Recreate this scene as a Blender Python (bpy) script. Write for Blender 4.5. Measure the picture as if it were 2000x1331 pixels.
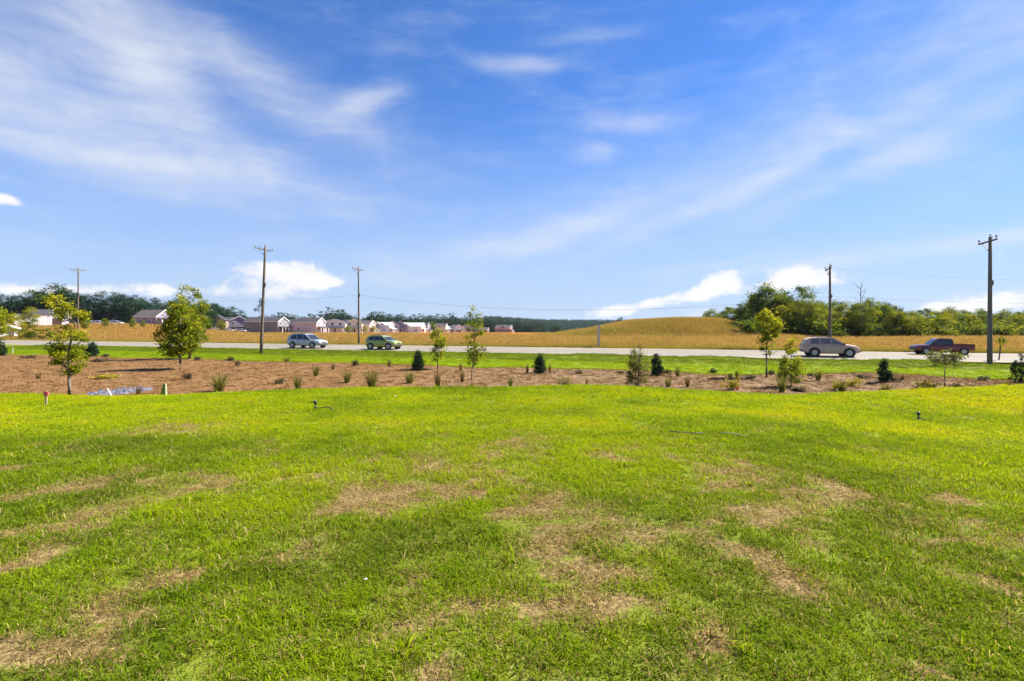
import bpy, math, random
import numpy as np
from mathutils import Vector, Matrix

# ------------------------------------------------------------------ scene, camera, sky, sun, exposure
scene = bpy.context.scene
for o in list(bpy.data.objects):
    bpy.data.objects.remove(o)
col = scene.collection
R = math.radians
CZ = 2.55                       # eye height above the road; the lawn the photographer stands on is higher than the road
FPX = 1000.0                    # focal length in photograph pixels
SUN_AZ, SUN_EL = R(72), R(46)   # to the right of the view and in front of it

cam_d = bpy.data.cameras.new('camera')
cam = bpy.data.objects.new('camera', cam_d)
col.objects.link(cam)
cam.location = (0, 0, CZ)
cam.rotation_euler = (R(90), 0, 0)
cam_d.sensor_width = 36
cam_d.lens = 18
cam_d.shift_y = -25.5 / 2000
cam_d.clip_start = 0.05
cam_d.clip_end = 30000
scene.camera = cam
scene.cycles.use_adaptive_sampling = True
scene.cycles.adaptive_threshold = 0.02
scene.cycles.max_bounces = 5
scene.cycles.diffuse_bounces = 3
scene.cycles.volume_bounces = 0

scene.view_settings.view_transform = 'Standard'
scene.view_settings.look = 'None'
scene.view_settings.gamma = 1
scene.view_settings.use_curve_mapping = False
scene.view_settings.exposure = 1.6

world = bpy.data.worlds.new('World')
scene.world = world
world.use_nodes = True
SKY_STRENGTH = 0.05
HAZE_D = 0.00005
world.cycles.sampling_method = 'MANUAL'
world.cycles.sample_map_resolution = 256


class NT:
    """small helper to write node trees"""
    def __init__(self, tree):
        self.t = tree
        tree.nodes.clear()

    def n(self, kind, **kw):
        nd = self.t.nodes.new(kind)
        for k, v in kw.items():
            setattr(nd, k, v)
        return nd

    def set(self, sock, val):
        if val is None:
            return
        if hasattr(val, 'links') or isinstance(val, bpy.types.NodeSocket):
            self.t.links.new(val, sock)
        else:
            sock.default_value = val

    def math(self, op, a, b=None, c=None, clamp=False):
        nd = self.n('ShaderNodeMath', operation=op, use_clamp=clamp)
        for i, v in enumerate((a, b, c)):
            self.set(nd.inputs[i], v)
        return nd.outputs[0]

    def mixf(self, f, a, b):
        nd = self.n('ShaderNodeMix', data_type='FLOAT')
        self.set(nd.inputs[0], f); self.set(nd.inputs[2], a); self.set(nd.inputs[3], b)
        return nd.outputs[0]

    def mix(self, f, a, b, blend='MIX'):
        nd = self.n('ShaderNodeMix', data_type='RGBA', blend_type=blend)
        self.set(nd.inputs[0], f); self.set(nd.inputs[6], rgba(a)); self.set(nd.inputs[7], rgba(b))
        return nd.outputs[2]

    def noise(self, vec, scale, detail=4, rough=0.55, dist=0.0):
        nd = self.n('ShaderNodeTexNoise')
        self.set(nd.inputs['Vector'], vec)
        nd.inputs['Scale'].default_value = scale
        nd.inputs['Detail'].default_value = detail
        nd.inputs['Roughness'].default_value = rough
        nd.inputs['Distortion'].default_value = dist
        return nd.outputs['Fac']

    def mapping(self, vec, scale=(1, 1, 1), rot=(0, 0, 0), loc=(0, 0, 0)):
        nd = self.n('ShaderNodeMapping')
        self.set(nd.inputs['Vector'], vec)
        nd.inputs['Scale'].default_value = scale
        nd.inputs['Rotation'].default_value = rot
        nd.inputs['Location'].default_value = loc
        return nd.outputs[0]

    def rng(self, v, a, b, c=0.0, d=1.0, smooth=True):
        nd = self.n('ShaderNodeMapRange', interpolation_type='SMOOTHSTEP' if smooth else 'LINEAR')
        self.set(nd.inputs[0], v)
        for i, x in enumerate((a, b, c, d)):
            nd.inputs[i + 1].default_value = x
        return nd.outputs[0]

    def ramp(self, f, stops):
        nd = self.n('ShaderNodeValToRGB')
        self.set(nd.inputs[0], f)
        e = nd.color_ramp.elements
        while len(e) < len(stops):
            e.new(0.5)
        for el, (p, c) in zip(e, stops):
            el.position = p
            el.color = rgba(c)
        return nd.outputs[0]


def rgba(c):
    if isinstance(c, (tuple, list)):
        return tuple(c) + (1.0,) if len(c) == 3 else tuple(c)
    return c


# --- sky: physical daylight with thin cirrus and low cumulus, laid out by direction all the way round
def build_sky():
    k = NT(world.node_tree)
    out = k.n('ShaderNodeOutputWorld')
    bg = k.n('ShaderNodeBackground')
    k.t.links.new(bg.outputs[0], out.inputs[0])
    bg.inputs['Strength'].default_value = SKY_STRENGTH
    sky = k.n('ShaderNodeTexSky', sky_type='NISHITA')
    sky.sun_disc = False
    sky.sun_elevation = SUN_EL
    sky.sun_rotation = SUN_AZ
    sky.altitude = 300
    sky.air_density = 1.0
    sky.dust_density = 0.0
    sky.ozone_density = 4.0
    hs = k.n('ShaderNodeHueSaturation')
    hs.inputs['Saturation'].default_value = 1.22
    hs.inputs['Value'].default_value = 1.0
    k.set(hs.inputs['Color'], sky.outputs[0])
    base = k.mix(1.0, hs.outputs[0], (1.0, 1.0, 1.24), 'MULTIPLY')
    tc = k.n('ShaderNodeTexCoord')
    sp = k.n('ShaderNodeSeparateXYZ')
    k.set(sp.inputs[0], tc.outputs['Generated'])
    x, y, z = sp.outputs
    # azimuth folded front to back, so that the sky behind carries the same clouds
    az = k.math('ARCTAN2', x, k.math('ABSOLUTE', y))
    el = k.math('ARCSINE', z)
    cmb = k.n('ShaderNodeCombineXYZ')
    k.set(cmb.inputs[0], az); k.set(cmb.inputs[1], el); cmb.inputs[2].default_value = 1.0
    P = cmb.outputs[0]
    # domain warp
    wn = k.n('ShaderNodeTexNoise')
    k.set(wn.inputs['Vector'], P)
    wn.inputs['Scale'].default_value = 3.2
    wn.inputs['Detail'].default_value = 3
    warp = k.n('ShaderNodeVectorMath', operation='MULTIPLY_ADD')
    k.set(warp.inputs[0], wn.outputs['Color'])
    warp.inputs[1].default_value = (0.15, 0.08, 0)
    k.set(warp.inputs[2], P)
    off = k.n('ShaderNodeVectorMath', operation='SUBTRACT')
    k.set(off.inputs[0], warp.outputs[0])
    off.inputs[1].default_value = (0.075, 0.04, 0)
    W = off.outputs[0]

    def px(xx, yy):
        a, b = (xx - 1000) / 1000, (640 - yy) / 1000
        return math.atan(a), math.atan(b / math.hypot(1, a))

    def blob(src, xx, yy, rx, ry, rot, amp, acc):
        # Gaussian lobe in azimuth / elevation; src carries (az, el, 1)
        a, e = px(xx, yy)
        c, sn = math.cos(R(rot)), math.sin(R(rot))
        rx, ry = rx / 1000, ry / 1000
        uv = []
        for (p, q) in ((c / rx, sn / rx), (-sn / ry, c / ry)):
            d = k.n('ShaderNodeVectorMath', operation='DOT_PRODUCT')
            k.set(d.inputs[0], src)
            d.inputs[1].default_value = (p, q, -(p * a + q * e))
            uv.append(d.outputs['Value'])
        d2 = k.math('MULTIPLY_ADD', uv[0], uv[0], k.math('MULTIPLY', uv[1], uv[1]))
        return k.math('MULTIPLY_ADD', k.math('POWER', 0.3679, d2), amp, acc)

    def total(src, items):
        acc = 0.0
        for it in items:
            acc = blob(src, *it, acc)
        return acc

    cirrus = total(W, [
        (120, 210, 290, 60, -12, 1.15), (262, 75, 110, 62, -44, 1.0), (210, 312, 270, 20, -3, 0.70),
        (712, 200, 72, 20, 14, 0.66), (540, 165, 210, 40, -22, 0.62), (90, 60, 220, 45, 5, 0.32), (350, 392, 90, 11, 0, 0.26),
        (1022, 136, 62, 12, -2, 0.66), (1140, 80, 85, 12, 2, 0.24), (1235, 243, 75, 17, 2, 0.46), (1165, 302, 50, 14, -2, 0.46),
        (1070, 452, 260, 28, 14, 0.46), (1500, 350, 330, 16, 20, 0.42), (1880, 235, 220, 20, 22, 0.46), (1480, 320, 380, 75, 14, 0.24),
        (1860, 100, 230, 90, 10, 0.22), (1850, 476, 290, 13, 6, 0.60), (1400, 515, 110, 6, 4, 0.42), (820, 545, 130, 16, 6, 0.36),
    ])
    # fibrous streaks
    st = k.noise(k.mapping(W, scale=(2.4, 11.0, 1), rot=(0, 0, R(-8))), 2.4, 6, 0.64)
    st2 = k.noise(k.mapping(W, scale=(3.0, 4.0, 1)), 2.6, 3, 0.6)
    fibre = k.math('MULTIPLY', k.rng(st, 0.25, 0.78, 0.55, 1.15), k.rng(st2, 0.28, 0.68, 0.60, 1.18))
    thin = k.math('MULTIPLY', k.rng(st, 0.40, 0.80, 0.02, 0.20), k.rng(st2, 0.35, 0.7, 0.35, 1.0))     # faint veil everywhere
    cir = k.math('ADD', k.math('MULTIPLY', cirrus, fibre), thin)
    cir = k.math('MULTIPLY', k.math('SUBTRACT', 1.0, k.math('POWER', 0.3679, k.math('MULTIPLY', cir, 1.35))), 0.96)

    # cumulus heaps close to the horizon, edges broken by noise
    heap = total(P, [
        (548, 552, 74, 25, 0, 1.0), (588, 530, 44, 22, 0, 1.0), (642, 550, 34, 12, 0, 0.85), (490, 522, 44, 13, 0, 0.70), (530, 576, 110, 14, 0, 0.5),
        (250, 566, 150, 12, 2, 0.80), (50, 566, 60, 9, 0, 0.7), (5, 390, 24, 9, 0, 0.9),
        (1408, 545, 34, 24, 8, 1.1), (1372, 572, 60, 15, 13, 1.0), (1270, 592, 66, 11, 9, 0.9), (1195, 612, 55, 15, 6, 1.1), (1370, 612, 45, 10, 0, 0.9),
        (1555, 533, 50, 24, 0, 1.15), (1520, 552, 45, 13, 16, 0.85), (1612, 548, 55, 13, 0, 0.6),
        (1965, 588, 55, 16, 0, 1.1), (1840, 602, 70, 11, 3, 0.8), (1968, 493, 24, 11, 25, 0.6),
    ])
    cn = k.noise(k.mapping(P, scale=(1, 1.35, 1)), 16.0, 5, 0.62)
    cn2 = k.noise(k.mapping(P, scale=(1, 1.6, 1)), 42.0, 3, 0.6)
    cm = k.math('ADD', heap, k.math('MULTIPLY', k.math('SUBTRACT', k.math('ADD', cn, k.math('MULTIPLY', cn2, 0.35)), 0.675), 2.6))
    edge = k.rng(cm, 0.30, 1.05)
    cum = k.math('MULTIPLY', edge, k.rng(heap, 0.05, 0.6))
    # colours, given in output units and divided by the strength that follows
    s = 1.0 / (SKY_STRENGTH * 2 ** 1.6)
    c_cir = (0.80 * s, 0.85 * s, 0.94 * s)
    shade = k.rng(k.math('ADD', cn, k.math('MULTIPLY', heap, 0.25)), 0.42, 0.88)
    c_cum = k.mix(shade, (0.62 * s, 0.73 * s, 0.92 * s), (1.02 * s, 1.01 * s, 1.0 * s))
    # pale band of low air at the horizon
    hz = k.rng(el, -0.02, 0.44, 0.88, 0.0)
    c1 = k.mix(hz, base, (0.47 * s, 0.62 * s, 0.88 * s))
    c2 = k.mix(cir, c1, c_cir)
    c3 = k.mix(k.math('MULTIPLY', cum, 0.96), c2, c_cum)
    k.set(bg.inputs['Color'], c3)


build_sky()

sun_d = bpy.data.lights.new('sun', 'SUN')
sun_d.energy = 5.0
sun_d.angle = R(0.5)
sun_d.color = (1.0, 0.94, 0.84)
sun = bpy.data.objects.new('sun', sun_d)
col.objects.link(sun)
SUNV = Vector((math.sin(SUN_AZ) * math.cos(SUN_EL), math.cos(SUN_AZ) * math.cos(SUN_EL), math.sin(SUN_EL)))
sun.location = SUNV * 100
sun.rotation_euler = (-SUNV).to_track_quat('-Z', 'Y').to_euler()

# ------------------------------------------------------------------ helpers: materials
def smooth(a, b, x):
    t = np.clip((np.asarray(x, float) - a) / (b - a), 0, 1)
    return t * t * (3 - 2 * t)


def newmat(name):
    m = bpy.data.materials.new(name)
    m.use_nodes = True
    k = NT(m.node_tree)
    out = k.n('ShaderNodeOutputMaterial')
    return m, k, out


def mat(name, c1, c2=None, scale=6.0, rough=0.6, metallic=0.0, bump=0.0, bscale=None, spec=0.35, stretch=(1, 1, 1), coat=0.0):
    m, k, out = newmat(name)
    b = k.n('ShaderNodeBsdfPrincipled')
    k.t.links.new(b.outputs[0], out.inputs[0])
    b.inputs['Roughness'].default_value = rough
    b.inputs['Metallic'].default_value = metallic
    b.inputs['Specular IOR Level'].default_value = spec
    b.inputs['Coat Weight'].default_value = coat
    tc = k.n('ShaderNodeTexCoord').outputs['Object']
    v = k.mapping(tc, scale=stretch)
    if c2 is None:
        c2 = tuple(x * 0.8 for x in c1)
    f = k.noise(v, scale, 5, 0.6)
    k.set(b.inputs['Base Color'], k.mix(k.rng(f, 0.3, 0.7), c1, c2))
    if bump:
        bp = k.n('ShaderNodeBump')
        bp.inputs['Strength'].default_value = bump
        bp.inputs['Distance'].default_value = 0.02
        k.set(bp.inputs['Height'], k.noise(v, bscale or scale * 4, 4, 0.6))
        k.set(b.inputs['Normal'], bp.outputs[0])
    return m


def glassmat(name, c=(0.02, 0.025, 0.03), rough=0.06):
    m, k, out = newmat(name)
    b = k.n('ShaderNodeBsdfPrincipled')
    k.t.links.new(b.outputs[0], out.inputs[0])
    b.inputs['Base Color'].default_value = rgba(c)
    b.inputs['Roughness'].default_value = rough
    b.inputs['Specular IOR Level'].default_value = 0.8
    return m


def leafmat(name, stops, trans=0.4, use_tint=False, tintcols=None, tboost=(1.25, 1.15, 0.6)):
    """leaf faces: colour from a per-leaf random value, shifted per tree by the object's own tint"""
    m, k, out = newmat(name)
    at = k.n('ShaderNodeAttribute', attribute_name='rnd')
    c = k.ramp(at.outputs['Fac'], stops)
    if use_tint:
        ob = k.n('ShaderNodeAttribute', attribute_name='tint', attribute_type='OBJECT')
        c = k.mix(ob.outputs['Fac'], c, k.ramp(at.outputs['Fac'], tintcols))
    b = k.n('ShaderNodeBsdfPrincipled')
    k.set(b.inputs['Base Color'], c)
    b.inputs['Roughness'].default_value = 0.8
    b.inputs['Specular IOR Level'].default_value = 0.08
    t = k.n('ShaderNodeBsdfTranslucent')
    k.set(t.inputs['Color'], k.mix(1.0, c, tboost, 'MULTIPLY'))
    mx = k.n('ShaderNodeMixShader')
    mx.inputs[0].default_value = trans
    k.t.links.new(b.outputs[0], mx.inputs[1]); k.t.links.new(t.outputs[0], mx.inputs[2])
    k.t.links.new(mx.outputs[0], out.inputs[0])
    return m


# ------------------------------------------------------------------ helpers: meshes and objects
class MB:
    def __init__(self):
        self.v, self.f, self.r = [], [], []

    def add(self, vs, fs):
        o = len(self.v)
        self.v += [tuple(map(float, p)) for p in vs]
        self.f += [tuple(i + o for i in f) for f in fs]
        return self

    def box(self, x0, x1, y0, y1, z0, z1):
        return self.add([(x0, y0, z0), (x1, y0, z0), (x1, y1, z0), (x0, y1, z0), (x0, y0, z1), (x1, y0, z1), (x1, y1, z1), (x0, y1, z1)],
                        [(0, 3, 2, 1), (4, 5, 6, 7), (0, 1, 5, 4), (1, 2, 6, 5), (2, 3, 7, 6), (3, 0, 4, 7)])

    def tube(self, pts, rad, n=7, cap=True):
        pts = [Vector(p) for p in pts]
        if not hasattr(rad, '__len__'):
            rad = [rad] * len(pts)
        vs, fs = [], []
        for i, p in enumerate(pts):
            d = (pts[min(i + 1, len(pts) - 1)] - pts[max(i - 1, 0)]).normalized()
            u = d.cross(Vector((0, 0, 1)))
            if u.length < 1e-3:
                u = Vector((1, 0, 0))
            u.normalize()
            w = d.cross(u)
            for j in range(n):
                a = 2 * math.pi * j / n
                vs.append(p + (u * math.cos(a) + w * math.sin(a)) * rad[i])
        for i in range(len(pts) - 1):
            for j in range(n):
                fs.append((i * n + j, i * n + (j + 1) % n, (i + 1) * n + (j + 1) % n, (i + 1) * n + j))
        if cap:
            fs.append(tuple(range(n - 1, -1, -1)))
            fs.append(tuple((len(pts) - 1) * n + j for j in range(n)))
        return self.add(vs, fs)

    def lathe(self, prof, n=12, axis='z', at=(0, 0, 0)):
        vs, fs = [], []
        for (r, h) in prof:
            for j in range(n):
                a = 2 * math.pi * j / n
                p = (r * math.cos(a), r * math.sin(a), h)
                if axis == 'y':
                    p = (p[0], p[2], p[1])
                elif axis == 'x':
                    p = (p[2], p[0], p[1])
                vs.append((p[0] + at[0], p[1] + at[1], p[2] + at[2]))
        for i in range(len(prof) - 1):
            for j in range(n):
                fs.append((i * n + j, i * n + (j + 1) % n, (i + 1) * n + (j + 1) % n, (i + 1) * n + j))
        fs.append(tuple(range(n - 1, -1, -1)))
        fs.append(tuple((len(prof) - 1) * n + j for j in range(n)))
        return self.add(vs, fs)

    def prism(self, poly, y0, y1):
        """poly in x,z extruded along y"""
        n = len(poly)
        vs = [(x, y0, z) for x, z in poly] + [(x, y1, z) for x, z in poly]
        fs = [tuple(range(n)), tuple(range(2 * n - 1, n - 1, -1))]
        fs += [(i, i + n, (i + 1) % n + n, (i + 1) % n) for i in range(n)]
        return self.add(vs, fs)

    def mesh(self, name, m, shade=False):
        me = bpy.data.meshes.new(name)
        me.from_pydata(self.v, [], self.f)
        if m:
            me.materials.append(m)
        if shade:
            me.polygons.foreach_set('use_smooth', [True] * len(me.polygons))
        me.update()
        return me

    def build(self, name, m, parent=None, shade=False, loc=None):
        return link(name, self.mesh(name, m, shade), parent, loc)


def link(name, me, parent=None, loc=None):
    o = bpy.data.objects.new(name, me)
    col.objects.link(o)
    if parent:
        o.parent = parent
    if loc is not None:
        o.location = loc
    return o


def tag(o, label=None, cat=None, group=None, kind=None):
    if label: o['label'] = label
    if cat: o['category'] = cat
    if group: o['group'] = group
    if kind: o['kind'] = kind
    return o


def empty(name, loc, rz=0.0, label=None, cat=None, group=None):
    o = bpy.data.objects.new(name, None)
    col.objects.link(o)
    o.location = loc
    o.rotation_euler = (0, 0, rz)
    o.empty_display_size = 0.3
    return tag(o, label, cat, group)


def polymesh(name, V, F, m, attrs=None, shade=False):
    """V (n,3), F (k,3|4) arrays; attrs: point float attributes"""
    V = np.asarray(V, np.float32); F = np.asarray(F, np.int32)
    me = bpy.data.meshes.new(name)
    me.vertices.add(len(V)); me.vertices.foreach_set('co', V.ravel())
    k, w = F.shape
    me.loops.add(k * w); me.loops.foreach_set('vertex_index', F.ravel())
    me.polygons.add(k)
    me.polygons.foreach_set('loop_start', np.arange(0, k * w, w, dtype=np.int32))
    me.polygons.foreach_set('use_smooth', np.full(k, shade))
    for n, a in (attrs or {}).items():
        at = me.attributes.new(n, 'FLOAT', 'POINT')
        at.data.foreach_set('value', np.asarray(a, np.float32))
    if m:
        me.materials.append(m)
    me.update(calc_edges=True)
    return me


def gridmesh(name, X, Y, Z, m, attrs=None):
    r, c = X.shape
    V = np.stack([X, Y, Z], -1).reshape(-1, 3)
    i = np.arange(r * c).reshape(r, c)
    F = np.stack([i[:-1, :-1], i[:-1, 1:], i[1:, 1:], i[1:, :-1]], -1).reshape(-1, 4)
    return polymesh(name, V, F, m, {k: a.ravel() for k, a in (attrs or {}).items()}, shade=True)


# value noise in numpy
_rs = np.random.RandomState(11)
_tab = _rs.rand(256, 256)


def vnoise(x, y, s=1.0, oct=4, seed=0):
    x = np.asarray(x, float) * s + seed * 17.3 + 1000.0; y = np.asarray(y, float) * s + seed * 9.1 + 1000.0
    t, a, n = 0, 1.0, 0
    for _ in range(oct):
        xi, yi = np.floor(x).astype(int), np.floor(y).astype(int)
        fx, fy = x - xi, y - yi
        fx, fy = fx * fx * (3 - 2 * fx), fy * fy * (3 - 2 * fy)
        g = lambda i, j: _tab[(xi + i) % 256, (yi + j) % 256]
        t = t + a * ((g(0, 0) * (1 - fx) + g(1, 0) * fx) * (1 - fy) + (g(0, 1) * (1 - fx) + g(1, 1) * fx) * fy)
        n += a; a *= 0.5
        x, y = x * 2.03 + 7.7, y * 2.03 + 3.1
    return t / n


# ------------------------------------------------------------------ the lie of the land
RS = 0.35                                   # the road runs along  v = Y + RS*X = const
V_BED, V_MID, V_R0, V_R1 = 35.5, 42.5, 50.0, 61.0
_gx = [-60, -30, -20, -16, -14.2, -12.8, -10.7, -8, -4, 0, 4, 6.4, 9, 11.2, 14.4, 16, 20, 60]
_gz = [-.1, -.12, -.18, -.23, -.31, -.33, -.27, -.12, -.02, .01, .01, -.03, -.15, -.07, .02, .05, .06, .06]


def vbed(X):
    """far edge of the planting bed"""
    X = np.asarray(X, float)
    return V_BED + 1.9 * smooth(11, 25, X) + .35 * np.sin(X * .4) + .3 * np.sin(X * .93 + 1) + .25 * (vnoise(X, X * 0, .8, 3) - .5)


def mound(X, Y):
    """the grassed spoil heap beyond the road"""
    dx = X - 39.5 - 0.12 * (Y - 130)
    prof = np.interp(dx, [-36, -28, -19, -9, 0, 9, 12.5, 17, 21, 27], [0, .35, 1.7, 3.75, 4.3, 4.2, 3.7, 2.0, .6, 0])
    d = np.abs(Y - 131)
    return prof * (1 - smooth(8, 30, d)) + 0.45 * (vnoise(X, Y, .14, 3, 3) - .5) * smooth(.2, 1.5, prof)


def G(X, Y):
    X = np.asarray(X, float); Y = np.asarray(Y, float)
    v = Y + RS * X
    lawn = -1.50 - 0.0277 * (Y - 2) + np.interp(X, _gx, _gz) * smooth(4, 15, Y) + 0.035 * (vnoise(X, Y, .5, 3) - .5) + 0.024 * (vnoise(X, Y, 2.3, 2, 6) - .5)
    bed = -2.85 + 0.16 * (vnoise(X, Y, .35, 3, 2) - .5)
    verge = np.interp(v, [V_BED - 1.5, V_MID, V_R0 - .8, V_R0, V_R1, V_R1 + 1, V_R1 + 4, V_R1 + 9], [0, .10, .27, .30, .50, .47, .36, .48])
    near = lawn + (bed - lawn) * smooth(15.6, 21.0, Y)
    z = near + verge
    wv = smooth(V_BED - 1, V_BED + 1.5, v)
    z = z * (1 - wv) + (-2.85 + verge) * wv
    a = X / np.maximum(Y, 1)
    far = smooth(V_R1 + 8, V_R1 + 30, v)
    z = z + far * (0.10 * (vnoise(X, Y, .08, 3, 5) - .5) + 0.05)
    z = z + 3.3 * smooth(100, 195, Y) * smooth(-.50, -.74, a)       # the land rises on the far left
    z = z - smooth(-.62, -.50, a) * np.interp(Y, [0, 235, 300, 500, 900, 1e5], [0, 0, .75, 2.8, 7.0, 7.0])   # and falls away beyond the field
    z = z + mound(X, Y)
    return z + CZ


def px2(x, y, Y):
    return Vector(((x - 1000) / FPX * Y, Y, CZ + (640 - y) / FPX * Y))


def on_ground(x, y, ymin=20.6, ymax=600):
    """the ground point seen at photo pixel x, y beyond ymin metres"""
    Ys = np.geomspace(ymin, ymax, 4000)
    d = CZ + (640 - y) / FPX * Ys - G((x - 1000) / FPX * Ys, Ys)
    i = np.argmax(d <= 0) if (d <= 0).any() else len(Ys) - 1
    Y = float(Ys[i]); X = (x - 1000) / FPX * Y
    return Vector((X, Y, float(G(X, Y))))


def at_dist(x, Y):
    X = (x - 1000) / FPX * Y
    return Vector((X, Y, float(G(X, Y))))

# ------------------------------------------------------------------ dry patches in the lawn, as ground positions
PATCH = [(700, 985, 60, 34, 0, 1), (800, 970, 110, 24, -4, 1), (905, 962, 60, 20, 0, .9), (640, 1012, 46, 10, -12, .8), (1042, 988, 34, 20, 20, .75), (730, 1010, 40, 22, 0, .9),
         (130, 1028, 115, 24, -6, .9), (45, 1108, 62, 16, -15, 1), (300, 1142, 110, 22, -24, .95), (215, 1205, 60, 24, -30, .9), (90, 1265, 150, 46, 0, 1), (235, 1272, 75, 36, 0, .9),
         (330, 836, 55, 16, -8, .9), (205, 851, 28, 7, 0, .7), (18, 916, 34, 9, 0, .9), (430, 829, 34, 5, 0, .7), (530, 918, 20, 8, 0, .6), (380, 1105, 26, 14, 0, .6),
         (1500, 1015, 64, 14, 24, 1), (1568, 1048, 42, 13, 10, 1), (1440, 1085, 110, 20, 0, .95), (1555, 1135, 95, 36, 22, 1), (1620, 1175, 60, 20, 10, .8), (1350, 1195, 34, 14, 0, .8),
         (1858, 980, 62, 11, 3, .9), (1885, 1068, 85, 14, 0, 1), (1905, 1108, 36, 12, 25, .9), (1975, 1155, 50, 18, 0, .9), (1720, 1048, 40, 14, 10, .55), (1750, 1185, 60, 14, 0, .7),
         (900, 1215, 130, 24, -4, .85), (1110, 1195, 150, 24, -6, .72), (1225, 1175, 100, 16, -6, .8), (850, 1120, 60, 20, 25, .7), (800, 1150, 44, 26, 30, .8), (818, 1312, 40, 34, 0, .9),
         (1392, 1245, 50, 34, 20, .9), (1420, 1300, 70, 26, 0, .8), (1795, 1318, 60, 14, 0, .7), (1075, 1125, 90, 26, 0, .32), (1180, 893, 52, 12, 0, .8), (1290, 893, 42, 9, 0, .7),
         (975, 915, 60, 9, 0, .6), (1122, 1000, 30, 8, 0, .7), (1163, 994, 32, 7, 0, .7), (1450, 905, 46, 12, 10, .6), (1500, 982, 60, 7, 0, .6), (860, 1165, 30, 12, 0, .6), (1030, 1060, 300, 20, 0, .10),
         (600, 1190, 120, 14, -10, .35), (420, 1190, 80, 20, -20, .4), (1300, 1090, 80, 14, 0, .5), (1130, 1250, 90, 20, 0, .35), (560, 905, 40, 9, 0, .3), (1240, 1010, 60, 12, 0, .25)]


def lawn_pt(x, y):
    Ys = np.linspace(1.2, 16.2, 1500)
    d = CZ + (640 - y) / FPX * Ys - G((x - 1000) / FPX * Ys, Ys)
    i = np.argmax(d <= 0) if (d <= 0).any() else len(Ys) - 1
    return (x - 1000) / FPX * Ys[i], Ys[i]


_PG = []
for (x, y, rx, ry, rot, s) in PATCH:
    X0, Y0 = lawn_pt(x, y)
    ex = rx / FPX * Y0
    Xa, Ya = lawn_pt(x, y + ry); Xb, Yb = lawn_pt(x, y - ry)
    ey = max(abs(Yb - Ya) / 2, 0.08)
    th = math.atan2(math.tan(R(-rot)) * ey / max(ry / FPX * Y0, 1e-3), 1.0) if rot else 0.0
    _PG.append((X0, Y0, ex, ey, th, s))


def dryness(X, Y):
    X = np.asarray(X, float); Y = np.asarray(Y, float)
    wx = X + 0.55 * (vnoise(X, Y, 2.0, 4, 7) - .5); wy = Y + 0.60 * (vnoise(X, Y, 2.0, 4, 8) - .5)
    d = np.zeros_like(wx)
    for (x0, y0, ex, ey, th, s) in _PG:
        c, sn = math.cos(th), math.sin(th)
        u = ((wx - x0) * c + (wy - y0) * sn) / ex; w = (-(wx - x0) * sn + (wy - y0) * c) / ey
        d = np.maximum(d, s * np.exp(-(u * u + w * w) * 0.75))
    n = vnoise(X, Y, 4.5, 4, 9)
    thin = (.12 + smooth(.46, .76, vnoise(X, Y, 1.1, 4, 12)) * 0.50) * smooth(15, 4, Y)
    d = np.maximum(d, thin)
    n2 = vnoise(X, Y, 11, 2, 10)
    return np.clip(smooth(.10, 1.02, d + (n - .5) * 1.05 + (n2 - .5) * .7) * .94, 0, 1)


# ------------------------------------------------------------------ ground materials
def lawn_ground():
    m, k, out = newmat('lawn_soil')
    b = k.n('ShaderNodeBsdfPrincipled'); k.t.links.new(b.outputs[0], out.inputs[0])
    b.inputs['Roughness'].default_value = 0.9; b.inputs['Specular IOR Level'].default_value = 0.1
    g = k.n('ShaderNodeNewGeometry').outputs['Position']
    dry = k.n('ShaderNodeAttribute', attribute_name='dry').outputs['Fac']
    n1 = k.noise(g, 26, 5, 0.65); n2 = k.noise(g, 3.0, 4, 0.6)
    green = k.mix(n1, (0.06, 0.085, 0.010), (0.20, 0.23, 0.020))
    brown = k.ramp(n1, [(0.3, (0.045, 0.030, 0.013)), (0.5, (0.165, 0.115, 0.046)), (0.72, (0.34, 0.255, 0.105))])
    k.set(b.inputs['Base Color'], k.mix(k.rng(dry, 0.15, 0.7), green, brown))
    bp = k.n('ShaderNodeBump'); bp.inputs['Strength'].default_value = 0.7; bp.inputs['Distance'].default_value = 0.02
    k.set(bp.inputs['Height'], k.math('ADD', n1, k.noise(g, 70, 3, 0.6))); k.set(b.inputs['Normal'], bp.outputs[0])
    return m


def bed_ground():
    m, k, out = newmat('mulch')
    b = k.n('ShaderNodeBsdfPrincipled'); k.t.links.new(b.outputs[0], out.inputs[0])
    b.inputs['Roughness'].default_value = 0.95; b.inputs['Specular IOR Level'].default_value = 0.1
    g = k.n('ShaderNodeNewGeometry').outputs['Position']
    sx = k.n('ShaderNodeSeparateXYZ'); k.set(sx.inputs[0], g)
    n1 = k.noise(k.mapping(g, scale=(1, .6, 1)), 5.5, 6, 0.7, 0.5); n2 = k.noise(g, .5, 3, 0.5); n3 = k.noise(g, 22, 3, 0.7)
    f = k.math('ADD', k.math('MULTIPLY', n1, 0.65), k.math('MULTIPLY', n3, 0.35))
    straw = k.ramp(f, [(0.30, (0.050, 0.025, 0.011)), (0.5, (0.160, 0.084, 0.032)), (0.68, (0.275, 0.160, 0.070))])
    chips = k.ramp(f, [(0.30, (0.05, 0.032, 0.018)), (0.5, (0.165, 0.105, 0.055)), (0.68, (0.29, 0.20, 0.115))])
    side = k.rng(k.math('ADD', sx.outputs[0], k.math('MULTIPLY', k.math('SUBTRACT', n2, .5), 10.0)), -10, 4)
    k.set(b.inputs['Base Color'], k.mix(side, straw, chips))
    bp = k.n('ShaderNodeBump'); bp.inputs['Strength'].default_value = 0.9; bp.inputs['Distance'].default_value = 0.06
    k.set(bp.inputs['Height'], f); k.set(b.inputs['Normal'], bp.outputs[0])
    return m


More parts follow.
